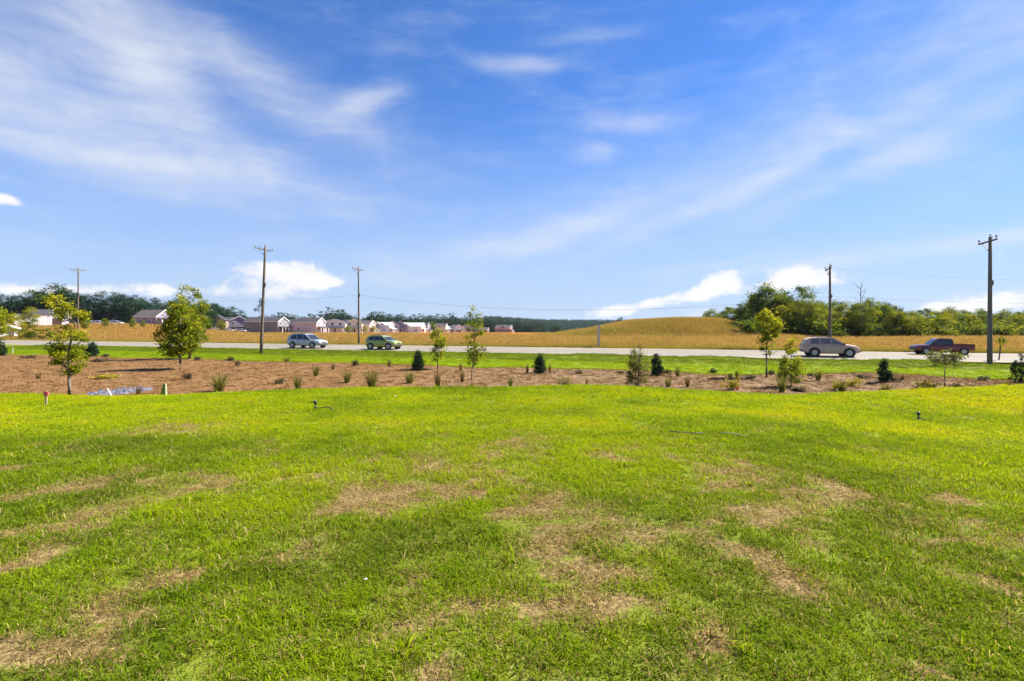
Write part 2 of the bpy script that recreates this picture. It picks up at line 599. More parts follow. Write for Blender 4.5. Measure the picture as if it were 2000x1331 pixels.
def verge_ground():
    m, k, out = newmat('verge_turf')
    b = k.n('ShaderNodeBsdfPrincipled'); k.t.links.new(b.outputs[0], out.inputs[0])
    b.inputs['Roughness'].default_value = 0.9; b.inputs['Specular IOR Level'].default_value = 0.1
    g = k.n('ShaderNodeNewGeometry').outputs['Position']
    n1 = k.noise(g, 4.0, 5, 0.7); n2 = k.noise(k.mapping(g, rot=(0, 0, R(19)), scale=(.15, 1, 1)), .6, 4, 0.6)
    near_bed = k.n('ShaderNodeAttribute', attribute_name='near_bed').outputs['Fac']  # stronger green on the bed side, duller towards the road
    c = k.mix(near_bed, (0.085, 0.105, 0.003), (0.140, 0.225, 0.002))
    c = k.mix(k.rng(n2, .35, .75), c, (0.15, 0.18, 0.003))
    c = k.mix(k.rng(n1, .35, .85), c, (0.07, 0.095, 0.003))
    k.set(b.inputs['Base Color'], c)
    bp = k.n('ShaderNodeBump'); bp.inputs['Strength'].default_value = 0.8; bp.inputs['Distance'].default_value = 0.06
    k.set(bp.inputs['Height'], k.noise(g, 9, 4, 0.7)); k.set(b.inputs['Normal'], bp.outputs[0])
    return m


def field_ground():
    m, k, out = newmat('dry_field')
    b = k.n('ShaderNodeBsdfPrincipled'); k.t.links.new(b.outputs[0], out.inputs[0])
    b.inputs['Roughness'].default_value = 0.95; b.inputs['Specular IOR Level'].default_value = 0.05
    g = k.n('ShaderNodeNewGeometry').outputs['Position']
    n1 = k.noise(k.mapping(g, scale=(.25, .6, 1)), .35, 6, 0.65); n2 = k.noise(g, 1.3, 5, 0.7); n3 = k.noise(k.mapping(g, scale=(.08, 1, 1)), .12, 4, .6)
    gold = k.mix(k.rng(n1, .3, .72), (0.21, 0.12, 0.018), (0.40, 0.245, 0.048))
    gold = k.mix(k.rng(n2, .35, .8), gold, (0.17, 0.09, 0.014))
    gold = k.mix(k.rng(k.noise(k.mapping(g, scale=(.4, 1, 1)), .07, 5, .6), .42, .68, 0, .75), gold, (0.33, 0.235, 0.085))
    gold = k.mix(k.rng(k.noise(g, .11, 4, .6), .5, .75, 0, .6), gold, (0.20, 0.155, 0.035))
    green = k.n('ShaderNodeAttribute', attribute_name='green').outputs['Fac']
    soil = k.n('ShaderNodeAttribute', attribute_name='soil').outputs['Fac']
    gold = k.mix(k.math('MULTIPLY', green, k.rng(n2, .2, .7, .5, 1.1)), gold, (0.15, 0.18, 0.02))
    earth = k.mix(k.rng(n3, .3, .7), (0.40, 0.115, 0.015), (0.44, 0.20, 0.04))
    k.set(b.inputs['Base Color'], k.mix(k.math('MULTIPLY', soil, k.rng(n1, .2, .55)), gold, earth))
    bp = k.n('ShaderNodeBump'); bp.inputs['Strength'].default_value = 0.7; bp.inputs['Distance'].default_value = 0.25
    k.set(bp.inputs['Height'], k.math('ADD', n2, k.noise(g, 5, 3, .7))); k.set(b.inputs['Normal'], bp.outputs[0])
    return m


def road_mat():
    m, k, out = newmat('worn_asphalt')
    b = k.n('ShaderNodeBsdfPrincipled'); k.t.links.new(b.outputs[0], out.inputs[0])
    b.inputs['Roughness'].default_value = 0.85; b.inputs['Specular IOR Level'].default_value = 0.3
    g = k.n('ShaderNodeNewGeometry').outputs['Position']
    u = k.mapping(g, rot=(0, 0, R(19.3)), scale=(.06, 1, 1))
    n1 = k.noise(u, .9, 4, 0.6); n2 = k.noise(g, 9, 4, 0.7); n3 = k.noise(g, .3, 4, .6)
    c = k.mix(k.rng(n1, .3, .7), (0.175, 0.155, 0.125), (0.225, 0.20, 0.165))
    c = k.mix(k.rng(n3, .45, .75), c, (0.19, 0.165, 0.13))
    c = k.mix(k.math('MULTIPLY', n2, .35), c, (0.12, 0.105, 0.09))
    k.set(b.inputs['Base Color'], c)
    return m


# ------------------------------------------------------------------ ground sheets
base = MB().add([(-9000, -9000, -12), (9000, -9000, -12), (9000, 12000, -12), (-9000, 12000, -12)], [(0, 1, 2, 3)])
tag(base.build('ground', mat('subsoil', (0.22, 0.14, 0.05), (0.30, 0.20, 0.08), .02, .95)), kind='structure')


def steps(segs):
    out = []
    for a, b, st in segs:
        out += list(np.arange(a, b, st))
    return np.array(out + [segs[-1][1]])


xs = steps([(-45, -20, 1.0), (-20, -9, .25), (-9, -4, .08), (-4, 4, .05), (4, 9, .08), (9, 20, .25), (20, 45, 1.0)])
ys = steps([(-8, 0.8, .6), (.8, 5, .045), (5, 9, .09), (9, 16, .2), (16, 21.2, .35)])
X, Y = np.meshgrid(xs, ys)
Z = G(X, Y)
lawn = link('lawn', gridmesh('lawn', X, Y, Z, lawn_ground(), {'dry': dryness(X, Y)}))
tag(lawn, kind='structure')

# planting bed, verge and road in road coordinates (X along, v across)
xs = steps([(-95, -40, 1.0), (-40, 45, .4), (45, 90, 1.0)])
t = np.linspace(0, 1, 70)
X, T = np.meshgrid(xs, t)
Vn = 20.9 + RS * X
Vv = Vn + (np.maximum(vbed(X), Vn + .5) - Vn) * T
Y = Vv - RS * X
bed = link('planting_bed', gridmesh('planting_bed', X, Y, G(X, Y) + .03 - .10 * (T == 0), bed_ground()))
tag(bed, kind='structure')

xs = steps([(-130, 95, 1.2)])
t = np.linspace(0, 1, 46)
X, T = np.meshgrid(xs, t)
Vv = (V_BED - 1.2) + (V_R0 + .25 - V_BED + 1.2) * T
Y = Vv - RS * X
verge = link('roadside_verge', gridmesh('roadside_verge', X, Y, G(X, Y) - .006 - .05 * smooth(V_BED + .3, V_BED - 1, Vv), verge_ground(), {'near_bed': smooth(V_MID + 1.2, V_MID - .6, Vv + .5 * np.sin(X * .2))}))
tag(verge, kind='structure')

xs = steps([(-400, -130, 6), (-130, 95, 1.5), (95, 180, 6)])
X, T = np.meshgrid(xs, np.linspace(0, 1, 12))
Vv = V_R0 + (V_R1 - V_R0) * T
Y = Vv - RS * X
rz = CZ - 2.55 + .20 * T + .06 * np.sin(T * math.pi) + .02
road = link('road', gridmesh('road', X, Y, rz, road_mat()))
tag(road, kind='structure')


def strip(name, v0, v1, m, x0=-400, x1=180, dash=None, parent=road, lift=.026):
    xs = np.arange(x0, x1 + .1, 1.5)
    mb = MB()
    def zz(v):
        T = (v - V_R0) / (V_R1 - V_R0)
        return CZ - 2.55 + .20 * T + .06 * math.sin(T * math.pi) + lift
    segs = [(x0, x1)] if not dash else [(x, x + dash[0]) for x in np.arange(x0, x1, dash[1])]
    for a, b in segs:
        n = max(2, int((b - a) / 6))
        for q in range(n):
            p0, p1 = a + (b - a) * q / n, a + (b - a) * (q + 1) / n
            mb.add([(p0, v0 - RS * p0, zz(v0)), (p1, v0 - RS * p1, zz(v0)), (p1, v1 - RS * p1, zz(v1)), (p0, v1 - RS * p0, zz(v1))], [(0, 1, 2, 3)])
    return mb.build(name, m, parent)


white_line = mat('road_paint_white', (0.42, 0.40, 0.34), (0.30, 0.28, 0.24), 3, .8)
yellow_line = mat('road_paint_yellow', (0.50, 0.34, 0.05), (0.38, 0.27, 0.07), 3, .8)
strip('edge_line', V_R0 + .75, V_R0 + .92, white_line)
strip('edge_line', V_R1 - .92, V_R1 - .75, white_line)
strip('centre_line', V_R0 + 5.45, V_R0 + 5.57, yellow_line)
strip('centre_line', V_R0 + 5.75, V_R0 + 5.87, yellow_line)
gravel = mat('gravel_shoulder', (0.31, 0.26, 0.15), (0.22, 0.18, 0.10), 9, .95)
strip('shoulder', V_R0 - .35, V_R0 + .30, gravel, parent=road, lift=.023)
strip('shoulder', V_R1 - .30, V_R1 + .55, gravel, parent=road, lift=.023)

# the field beyond the road, out to the horizon
al = np.concatenate([np.linspace(-2.4, -1.2, 20), np.linspace(-1.18, 1.3, 330), np.linspace(1.33, 3.2, 20)])
vv = np.concatenate([np.geomspace(V_R1, 260, 150), np.geomspace(270, 12000, 50)])
A, Vv = np.meshgrid(al, vv)
Y = Vv / (1 + RS * A); X = A * Y
Z = G(X, Y) - .02 * smooth(V_R1 + 1.0, V_R1, Vv)
green = np.maximum(smooth(V_R1 + 8, V_R1 + 2.5, Vv + 2.5 * (vnoise(X, Y, .25, 3) - .5)), .55 * smooth(.55, .8, vnoise(X, Y, .03, 3, 4)) * smooth(90, 130, Vv) * smooth(.4, .7, A))
soil = smooth(-.40, -.12, A) * smooth(.10, .02, A) * smooth(150, 190, Y)
soil = np.maximum(soil, smooth(-.5, -.66, A) * smooth(95, 120, Y) * .9)
soil = np.maximum(soil, .45 * smooth(-.55, -.3, A) * smooth(.1, 0, A) * smooth(100, 140, Y))
FIELD_M = field_ground()
field = link('field', gridmesh('field', X, Y, Z - mound(X, Y) - .25 * smooth(.02, .3, mound(X, Y)), FIELD_M, {'green': green, 'soil': soil}))
tag(field, kind='structure')
xs = np.linspace(2, 70, 150); ysm = np.linspace(98, 166, 110)
X, Y = np.meshgrid(xs, ysm)
mz = mound(X, Y)
hill = link('hill', gridmesh('hill', X, Y, G(X, Y) + .02 - .6 * smooth(.06, -.02, mz), FIELD_M, {'green': .15 + .6 * smooth(.4, .7, vnoise(X, Y, .07, 4, 51)), 'soil': X * 0}))  # olive blotches: the mound's lit and shaded variation put into the grass colour
tag(hill, kind='structure')


# ------------------------------------------------------------------ scattered grass, straw, leaves: real faces, one object each
def hidden_collection(name, meshes):
    c = bpy.data.collections.new(name)
    for i, me in enumerate(meshes):
        c.objects.link(bpy.data.objects.new('%s_template_%s' % (name, chr(97 + i)), me))
    return c


def scatter(name, P, rot, scl, idx, coll, attrs=None, m=None):
    n = len(P)
    me = bpy.data.meshes.new(name)
    me.vertices.add(n); me.vertices.foreach_set('co', np.asarray(P, np.float32).ravel())
    a = me.attributes.new('rot', 'FLOAT_VECTOR', 'POINT'); a.data.foreach_set('vector', np.asarray(rot, np.float32).ravel())
    a = me.attributes.new('scl', 'FLOAT_VECTOR', 'POINT'); a.data.foreach_set('vector', np.asarray(scl, np.float32).ravel())
    a = me.attributes.new('idx', 'INT', 'POINT'); a.data.foreach_set('value', np.asarray(idx, np.int32))
    for kx, vx in (attrs or {}).items():
        a = me.attributes.new(kx, 'FLOAT', 'POINT'); a.data.foreach_set('value', np.asarray(vx, np.float32))
    o = link(name, me)
    ng = bpy.data.node_groups.new(name + '_scatter', 'GeometryNodeTree')
    ng.interface.new_socket('Geometry', in_out='INPUT', socket_type='NodeSocketGeometry')
    ng.interface.new_socket('Geometry', in_out='OUTPUT', socket_type='NodeSocketGeometry')
    N = ng.nodes
    gi, go = N.new('NodeGroupInput'), N.new('NodeGroupOutput')
    ci = N.new('GeometryNodeCollectionInfo'); ci.inputs['Collection'].default_value = coll
    ci.inputs['Separate Children'].default_value = True; ci.inputs['Reset Children'].default_value = True
    ip = N.new('GeometryNodeInstanceOnPoints'); ip.inputs['Pick Instance'].default_value = True
    L = ng.links
    def named(nm, typ):
        q = N.new('GeometryNodeInputNamedAttribute'); q.data_type = typ; q.inputs['Name'].default_value = nm
        return q.outputs['Attribute']
    er = N.new('FunctionNodeEulerToRotation')
    L.new(gi.outputs[0], ip.inputs['Points']); L.new(ci.outputs[0], ip.inputs['Instance'])
    L.new(named('idx', 'INT'), ip.inputs['Instance Index'])
    L.new(named('rot', 'FLOAT_VECTOR'), er.inputs[0]); L.new(er.outputs[0], ip.inputs['Rotation'])
    L.new(named('scl', 'FLOAT_VECTOR'), ip.inputs['Scale'])
    L.new(ip.outputs[0], go.inputs[0])
    md = o.modifiers.new('scatter', 'NODES'); md.node_group = ng
    return o


def tuft(seed, n, rad, h0, h1, w, lean, m, flat=0.0):
    """a tuft of bent tapering blades: (5 verts, 2 quads->quad+tri) each"""
    r = np.random.RandomState(seed)
    V, F, rn = [], [], []
    for i in range(n):
        a = r.rand() * 2 * math.pi; q = rad * math.sqrt(r.rand())
        bx, by = q * math.cos(a), q * math.sin(a)
        d = r.rand() * 2 * math.pi
        h = h0 + (h1 - h0) * r.rand(); ln = lean * (0.3 + r.rand()) * h
        fl = 1 - flat * r.rand()
        ux, uy = math.cos(d), math.sin(d)
        s = r.rand() * math.pi
        tx, ty = math.cos(s) * w / 2, math.sin(s) * w / 2
        mx, my, mz = bx + ux * ln * .35, by + uy * ln * .35, h * .62 * fl
        ex, ey, ez = bx + ux * ln, by + uy * ln, h * fl * (1 if lean < .9 else .8)
        o = len(V)
        V += [(bx - tx, by - ty, -.005), (bx + tx, by + ty, -.005), (mx + tx * .8, my + ty * .8, mz), (mx - tx * .8, my - ty * .8, mz),
              (ex + tx * .12, ey + ty * .12, ez), (ex - tx * .12, ey - ty * .12, ez)]
        F += [(o, o + 1, o + 2, o + 3), (o + 3, o + 2, o + 4, o + 5)]
        rn += [r.rand()] * 6
    return polymesh('tuft', V, F, m, {'rnd': rn})


def blade_mat(name, stops, drystops, trans=.48):
    m, k, out = newmat(name)
    rn = k.n('ShaderNodeAttribute', attribute_name='rnd').outputs['Fac']
    ti = k.n('ShaderNodeAttribute', attribute_name='tint', attribute_type='INSTANCER').outputs['Fac']
    dr = k.n('ShaderNodeAttribute', attribute_name='dry', attribute_type='INSTANCER').outputs['Fac']
    f = k.math('ADD', k.math('MULTIPLY', ti, .72), k.math('MULTIPLY', rn, .28))
    c = k.ramp(f, stops)
    d = k.ramp(rn, drystops)
    # a blade is dry when its own random number falls under the tuft's dryness
    c = k.mix(k.rng(k.math('SUBTRACT', dr, k.math('FRACT', k.math('MULTIPLY', rn, 7.31))), -.06, .06), c, d)
    b = k.n('ShaderNodeBsdfPrincipled'); k.set(b.inputs['Base Color'], c)
    b.inputs['Roughness'].default_value = .9; b.inputs['Specular IOR Level'].default_value = .04
    t = k.n('ShaderNodeBsdfTranslucent'); k.set(t.inputs['Color'], k.mix(1.0, c, (1.2, 1.1, .7), 'MULTIPLY'))
    mx = k.n('ShaderNodeMixShader'); mx.inputs[0].default_value = trans
    k.t.links.new(b.outputs[0], mx.inputs[1]); k.t.links.new(t.outputs[0], mx.inputs[2]); k.t.links.new(mx.outputs[0], out.inputs[0])
    return m


GRASS_M = blade_mat('grass_blade', [(0.0, (0.082, 0.122, 0.010)), (.28, (0.150, 0.228, 0.006)), (.58, (0.280, 0.365, 0.004)), (1.0, (0.44, 0.41, 0.005))],
                    [(0, (0.12, 0.075, 0.028)), (.5, (0.31, 0.225, 0.088)), (1, (0.52, 0.41, 0.18))])
rs = np.random.RandomState(5)
tufts = [tuft(s, 46, .09, .012, .040, .0055, 1.35, GRASS_M) for s in (1, 2, 3)] + \
        [tuft(s, 44, .10, .010, .032, .005, 2.3, GRASS_M, .5) for s in (4, 5)] + \
        [tuft(7, 20, .03, .03, .075, .009, 1.6, GRASS_M)]
grass_c = hidden_collection('grass', tufts)


def wedge(y0, y1, dens, spread=1.1):
    # wider than the view, so that the turf goes on beside it
    n = int(dens * (spread * (y1 * y1 - y0 * y0) + 3.0 * (y1 - y0)))
    Y = np.sqrt(y0 * y0 + rs.rand(n) * (y1 * y1 - y0 * y0))
    return (rs.rand(n) * 2 - 1) * (spread * Y + 1.5), Y


Ps, Ss = [], []
for y0, y1, dens, s in ((0.7, 3.2, 290, 1.0), (3.2, 5, 230, 1.12), (5, 8, 170, 1.3), (8, 12, 110, 1.55), (12, 21.1, 56, 1.95)):
    X, Y = wedge(y0, y1, dens)
    Ps.append(np.stack([X, Y], 1)); Ss.append(np.full(len(X), s))
P = np.concatenate(Ps); S = np.concatenate(Ss)
X, Y = P[:, 0], P[:, 1]
dry = dryness(X, Y)
keep = rs.rand(len(X)) > dry * .45
X, Y, S, dry = X[keep], Y[keep], S[keep], dry[keep]
n = len(X)
big = vnoise(X, Y, .55, 3, 21); med = vnoise(X, Y, 1.8, 3, 22); fine = vnoise(X, Y, 6, 2, 23)
lime = np.interp(Y, [0, 3.5, 6, 10, 14, 16, 18], [.20, .27, .46, .66, .64, .46, .42])
lime = lime + .34 * smooth(8.6, 12.5, X) * smooth(7, 11, Y) + .26 * smooth(-7.5, -12, X) * smooth(7, 11, Y)
tint = np.clip(lime - .06 + (big - .5) * .9 + (med - .5) * .55 + (fine - .5) * .25 + rs.randn(n) * .06, 0, 1)
idx = np.where(rs.rand(n) < .22 + .85 * smooth(.1, .6, dry), 3 + rs.randint(0, 2, n), rs.randint(0, 3, n))
weed = (rs.rand(n) < .014 * smooth(.45, .75, vnoise(X, Y, .8, 2, 31)))
idx[weed] = 5
tint[weed] = .35 + .3 * rs.rand(weed.sum())
scl = S * (.75 + .5 * rs.rand(n)) * (1 - .15 * dry)
hz = scl * (.75 + .7 * med) * (1 - .35 * dry) * np.where(S > 1.5, .8, 1)
rot = np.stack([rs.randn(n) * .12, rs.randn(n) * .12, rs.rand(n) * 6.283], 1)
dd = np.clip(dry * 1.1 + .16 * smooth(8, 3, Y) * rs.rand(n) ** 2 + .05 * rs.rand(n), 0, 1)
dd = np.where(idx >= 3, dd, np.minimum(dd, .22))
og = scatter('lawn_grass', np.stack([X, Y, G(X, Y)], 1), rot, np.stack([scl, scl, hz], 1), idx, grass_c, {'tint': tint, 'dry': dd})
tag(og, 'short patchy green lawn grass with dry straw spots in foreground', 'grass', kind='stuff')

# verge turf
n = 15000
Xv = rs.rand(n) * 120 - 68; Vr = V_BED - .2 + rs.rand(n) ** .9 * (V_R0 - V_BED)
e = n // 5
Vr[:e] = vbed(Xv[:e]) + .10 + .25 * np.abs(rs.randn(e)); Vr[e:e + e // 2] = V_R0 - .15 + .2 * rs.randn(e // 2)
Yv = Vr - RS * Xv
ok = (np.abs(Xv / Yv) < 1.2) & (Yv > 23) & (Vr > vbed(Xv) - .12)
Xv, Yv, Vr = Xv[ok], Yv[ok], Vr[ok]; n = len(Xv)
tint = np.clip(  .05 + .38 * smooth(V_MID + 1.2, V_MID - .6, Vr + .5 * np.sin(Xv * .2)) + (vnoise(Xv, Yv, .5, 3, 2) - .5) * .5 + rs.randn(n) * .06, 0, 1)
s = 3.4 * (.7 + .6 * rs.rand(n))
ov = scatter('verge_grass', np.stack([Xv, Yv, G(Xv, Yv)], 1), np.stack([rs.randn(n) * .1, rs.randn(n) * .1, rs.rand(n) * 6.28], 1), np.stack([s, s, s * .75], 1),
             rs.randint(0, 3, n), grass_c, {'tint': tint, 'dry': .08 * rs.rand(n)})
tag(ov, 'short bright green grass strip between planting bed and road', 'grass', kind='stuff')

# dry standing grass of the field and the mound
HAY_M = blade_mat('hay_blade', [(0, (0.16, 0.17, 0.02)), (.4, (0.22, 0.19, 0.03)), (1, (0.30, 0.23, 0.06))], [(0, (0.17, 0.10, 0.026)), (.5, (0.32, 0.205, 0.056)), (1, (0.48, 0.34, 0.12))], .4)
hay_c = hidden_collection('hay', [tuft(20 + s, 34, .42, .18, .55, .026, .8, HAY_M) for s in range(3)])
n = 60000
a = rs.rand(n) * 2.3 - 1.15; vq = V_R1 + .6 + 95 * rs.rand(n) ** 1.6
Yf = vq / (1 + RS * a); Xf = a * Yf
ok = ~((np.abs(Xf - 39) < 34) & (np.abs(Yf - 131) < 40) & (mound(Xf, Yf) > .3))
Xf, Yf, vq = Xf[ok], Yf[ok], vq[ok]
nm = 22000
Xm = 5 + rs.rand(nm) * 62; Ym = 98 + rs.rand(nm) * 40
ok = mound(Xm, Ym) > .05
Xm, Ym = Xm[ok], Ym[ok]
Xf = np.concatenate([Xf, Xm]); Yf = np.concatenate([Yf, Ym]); vq = np.concatenate([vq, Ym + RS * Xm]); n = len(Xf)
s = (.7 + .7 * rs.rand(n)) * np.interp(vq, [61, 64, 75, 160], [.45, .7, 1.0, 1.35]) * (.6 + .8 * vnoise(Xf, Yf, .12, 3, 41))
dr = np.clip(1 - .9 * smooth(V_R1 + 7.5, V_R1 + 2, vq + 3 * (vnoise(Xf, Yf, .25, 3) - .5)) - .55 * smooth(.48, .75, vnoise(Xf, Yf, .06, 4, 43)) - .5 * (mound(Xf, Yf) > .3) * smooth(.35, .65, vnoise(Xf, Yf, .07, 4, 51)), .05, 1)  # mound tufts made less dry in blotches, painting its shade as olive
oh = scatter('field_grass', np.stack([Xf, Yf, G(Xf, Yf)], 1), np.stack([rs.randn(n) * .12, rs.randn(n) * .12, rs.rand(n) * 6.28], 1), np.stack([s, s, s * .9], 1),
             rs.randint(0, 3, n), hay_c, {'tint': rs.rand(n), 'dry': dr})
tag(oh, 'golden dry standing grass covering the field and mound across the road', 'grass', kind='stuff')

# straw and chips of the bed
STRAW_M = blade_mat('straw', [(0, (.1, .06, .03)), (1, (.2, .12, .05))], [(0, (0.06, 0.032, 0.014)), (.5, (0.20, 0.112, 0.046)), (1, (0.37, 0.23, 0.105))], .15)
straw_c = hidden_collection('straw', [tuft(40 + s, 34, .22, .02, .10, .02, 2.6, STRAW_M, .7) for s in range(3)])
n = 14000
Xb = rs.rand(n) * 100 - 60; Vb = 20.9 + RS * Xb + rs.rand(n) * np.maximum(V_BED + 2.2 - 20.9 - RS * Xb, 0)
Yb = Vb - RS * Xb
ok = (np.abs(Xb / Yb) < 1.2) & (Vb < vbed(Xb) + .12) & (Yb > 20.9)
Xb, Yb = Xb[ok], Yb[ok]; n = len(Xb)
s = .6 + .8 * rs.rand(n)
os_ = scatter('pine_straw', np.stack([Xb, Yb, G(Xb, Yb) + .01], 1), np.stack([rs.randn(n) * .1, rs.randn(n) * .1, rs.rand(n) * 6.28], 1), np.stack([s, s, s * (.6 + .9 * rs.rand(n))], 1),
              rs.randint(0, 3, n), straw_c, {'tint': rs.rand(n), 'dry': np.ones(n)})
tag(os_, 'loose brown straw and chip mulch over the planting bed', 'mulch', kind='stuff')

# ------------------------------------------------------------------ trees
BARK = mat('bark', (0.11, 0.08, 0.06), (0.19, 0.15, 0.11), 9, .9, bump=.5, stretch=(1, 1, .3))
BARK_PALE = mat('bark_pale', (0.24, 0.21, 0.17), (0.14, 0.11, 0.085), 9, .9, bump=.4, stretch=(1, 1, .3))


def leaf_faces(r, C, size, up=.5, rnd=None, aspect=.55):
    n = len(C)
    nrm = r.randn(n, 3); nrm[:, 2] = np.abs(nrm[:, 2]) + up
    nrm /= np.linalg.norm(nrm, axis=1)[:, None]
    t = r.randn(n, 3); u = np.cross(nrm, t); u /= np.linalg.norm(u, axis=1)[:, None]
    w = np.cross(nrm, u)
    s = size * (.6 + .8 * r.rand(n))[:, None]
    V = np.stack([C - u * s * .5, C + w * s * aspect * .5, C + u * s * .5, C - w * s * aspect * .5], 1).reshape(-1, 3)
    F = np.arange(4 * n).reshape(n, 4)
    return V, F, np.repeat(np.clip(rnd, 0, 1), 4)


def sample_prof(r, prof, n, shell=.6):
    p = np.array(prof, float)
    zz = np.linspace(p[0, 0], p[-1, 0], 200)
    rr = np.interp(zz, p[:, 0], p[:, 1]); xo = np.interp(zz, p[:, 0], p[:, 2])
    cdf = np.cumsum(rr ** 1.6 + 1e-6); cdf /= cdf[-1]
    i = np.searchsorted(cdf, r.rand(n)).clip(0, 199)
    a = r.rand(n) * 2 * math.pi; q = r.rand(n) ** (.5 * shell) * rr[i]
    return np.stack([xo[i] + q * np.cos(a), q * np.sin(a), zz[i]], 1)


def tree_meshes(seed, prof, ncl, nleaf, sig, leaf, lm, bm, trunk_r, top, limbs=14, wob=.04, stems=1, ylw=0.0, up=.5, flatz=.7, con=.52):
    """returns (trunk mesh, crown mesh); prof rows are (z, radius, x offset)"""
    r = np.random.RandomState(seed)
    C = sample_prof(r, prof, ncl)
    z0, z1 = prof[0][0], prof[-1][0]
    cl = r.rand(ncl)
    size = sig * (.6 + .8 * r.rand(ncl))
    k = np.repeat(np.arange(ncl), nleaf)
    L = C[k] + r.randn(len(k), 3) * size[k][:, None] * np.array([1, 1, flatz])
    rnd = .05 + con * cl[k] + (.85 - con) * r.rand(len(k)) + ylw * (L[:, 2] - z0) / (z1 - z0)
    V, F, rn = leaf_faces(r, L, leaf, up, rnd)
    crown = polymesh('crown', V, F, lm, {'rnd': rn})
    mb = MB()
    p = np.array(prof, float)
    for s in range(stems):
        ph = 6.28 * s / max(stems, 1) + .6
        off = .0 if stems == 1 else trunk_r * 1.6
        pts = []
        for q in range(9):
            t = q / 8
            z = top * t
            pts.append((math.cos(ph) * off * (1 + 3 * t) + np.interp(z, p[:, 0], p[:, 2]) * (z > z0 * .8) + wob * math.sin(q * 1.7 + seed) * t, math.sin(ph) * off * (1 + 3 * t) + wob * math.cos(q * 1.3 + seed) * t, z - .05 * (q == 0)))
        mb.tube(pts, [trunk_r * (1.25 if q == 0 else 1) * (1 - .82 * q / 8) for q in range(9)], 8)
        axis = np.array(pts)
        for q in range(limbs // stems):
            c = C[r.randint(ncl)]
            zb = max(min(c[2] - (.15 + .35 * r.rand()) * np.hypot(c[0], c[1]) - .05 * top, top * .9), z0 * .75)
            b = np.array([np.interp(zb, axis[:, 2], axis[:, 0]), np.interp(zb, axis[:, 2], axis[:, 1]), zb])
            md = (b + c) / 2 + np.array([0, 0, .06 * np.linalg.norm(c - b)])
            rr = trunk_r * (.45 - .25 * zb / top)
            mb.tube([b, md, c], [rr, rr * .65, rr * .25], 5)
    return mb.mesh('trunk', bm, True), crown


def plant(name, loc, rz, tm, cm, label, cat='tree', group=None, scale=1.0, tint=0.0, sxy=None):
    e = empty(name, loc, rz, label, cat, group)
    sx = sxy or 1.0
    for nm, me in (('trunk', tm), ('crown', cm)):
        if me is None:
            continue
        o = link(nm, me, e)
        o.scale = (scale * sx, scale * sx, scale)
        if nm == 'crown':
            o['tint'] = float(tint)
    return e


LIME = leafmat('leaf_lime', [(0, (0.055, 0.085, 0.010)), (.45, (0.135, 0.175, 0.012)), (.8, (0.30, 0.31, 0.015)), (1, (0.42, 0.38, 0.03))], .52)
MID = leafmat('leaf_mid', [(0, (0.045, 0.075, 0.010)), (.45, (0.12, 0.165, 0.014)), (.8, (0.26, 0.28, 0.018)), (1, (0.38, 0.36, 0.03))], .55)
OLIVE = leafmat('leaf_olive', [(0, (0.05, 0.055, 0.018)), (.5, (0.115, 0.120, 0.035)), (.85, (0.22, 0.20, 0.05)), (1, (0.36, 0.31, 0.12))], .35)
DARKEV = leafmat('leaf_evergreen', [(0, (0.010, 0.024, 0.012)), (.6, (0.022, 0.045, 0.020)), (1, (0.06, 0.095, 0.03))], .12)
PALE = leafmat('leaf_pale', [(0, (0.07, 0.09, 0.03)), (.5, (0.15, 0.17, 0.06)), (1, (0.42, 0.42, 0.24))], .35)

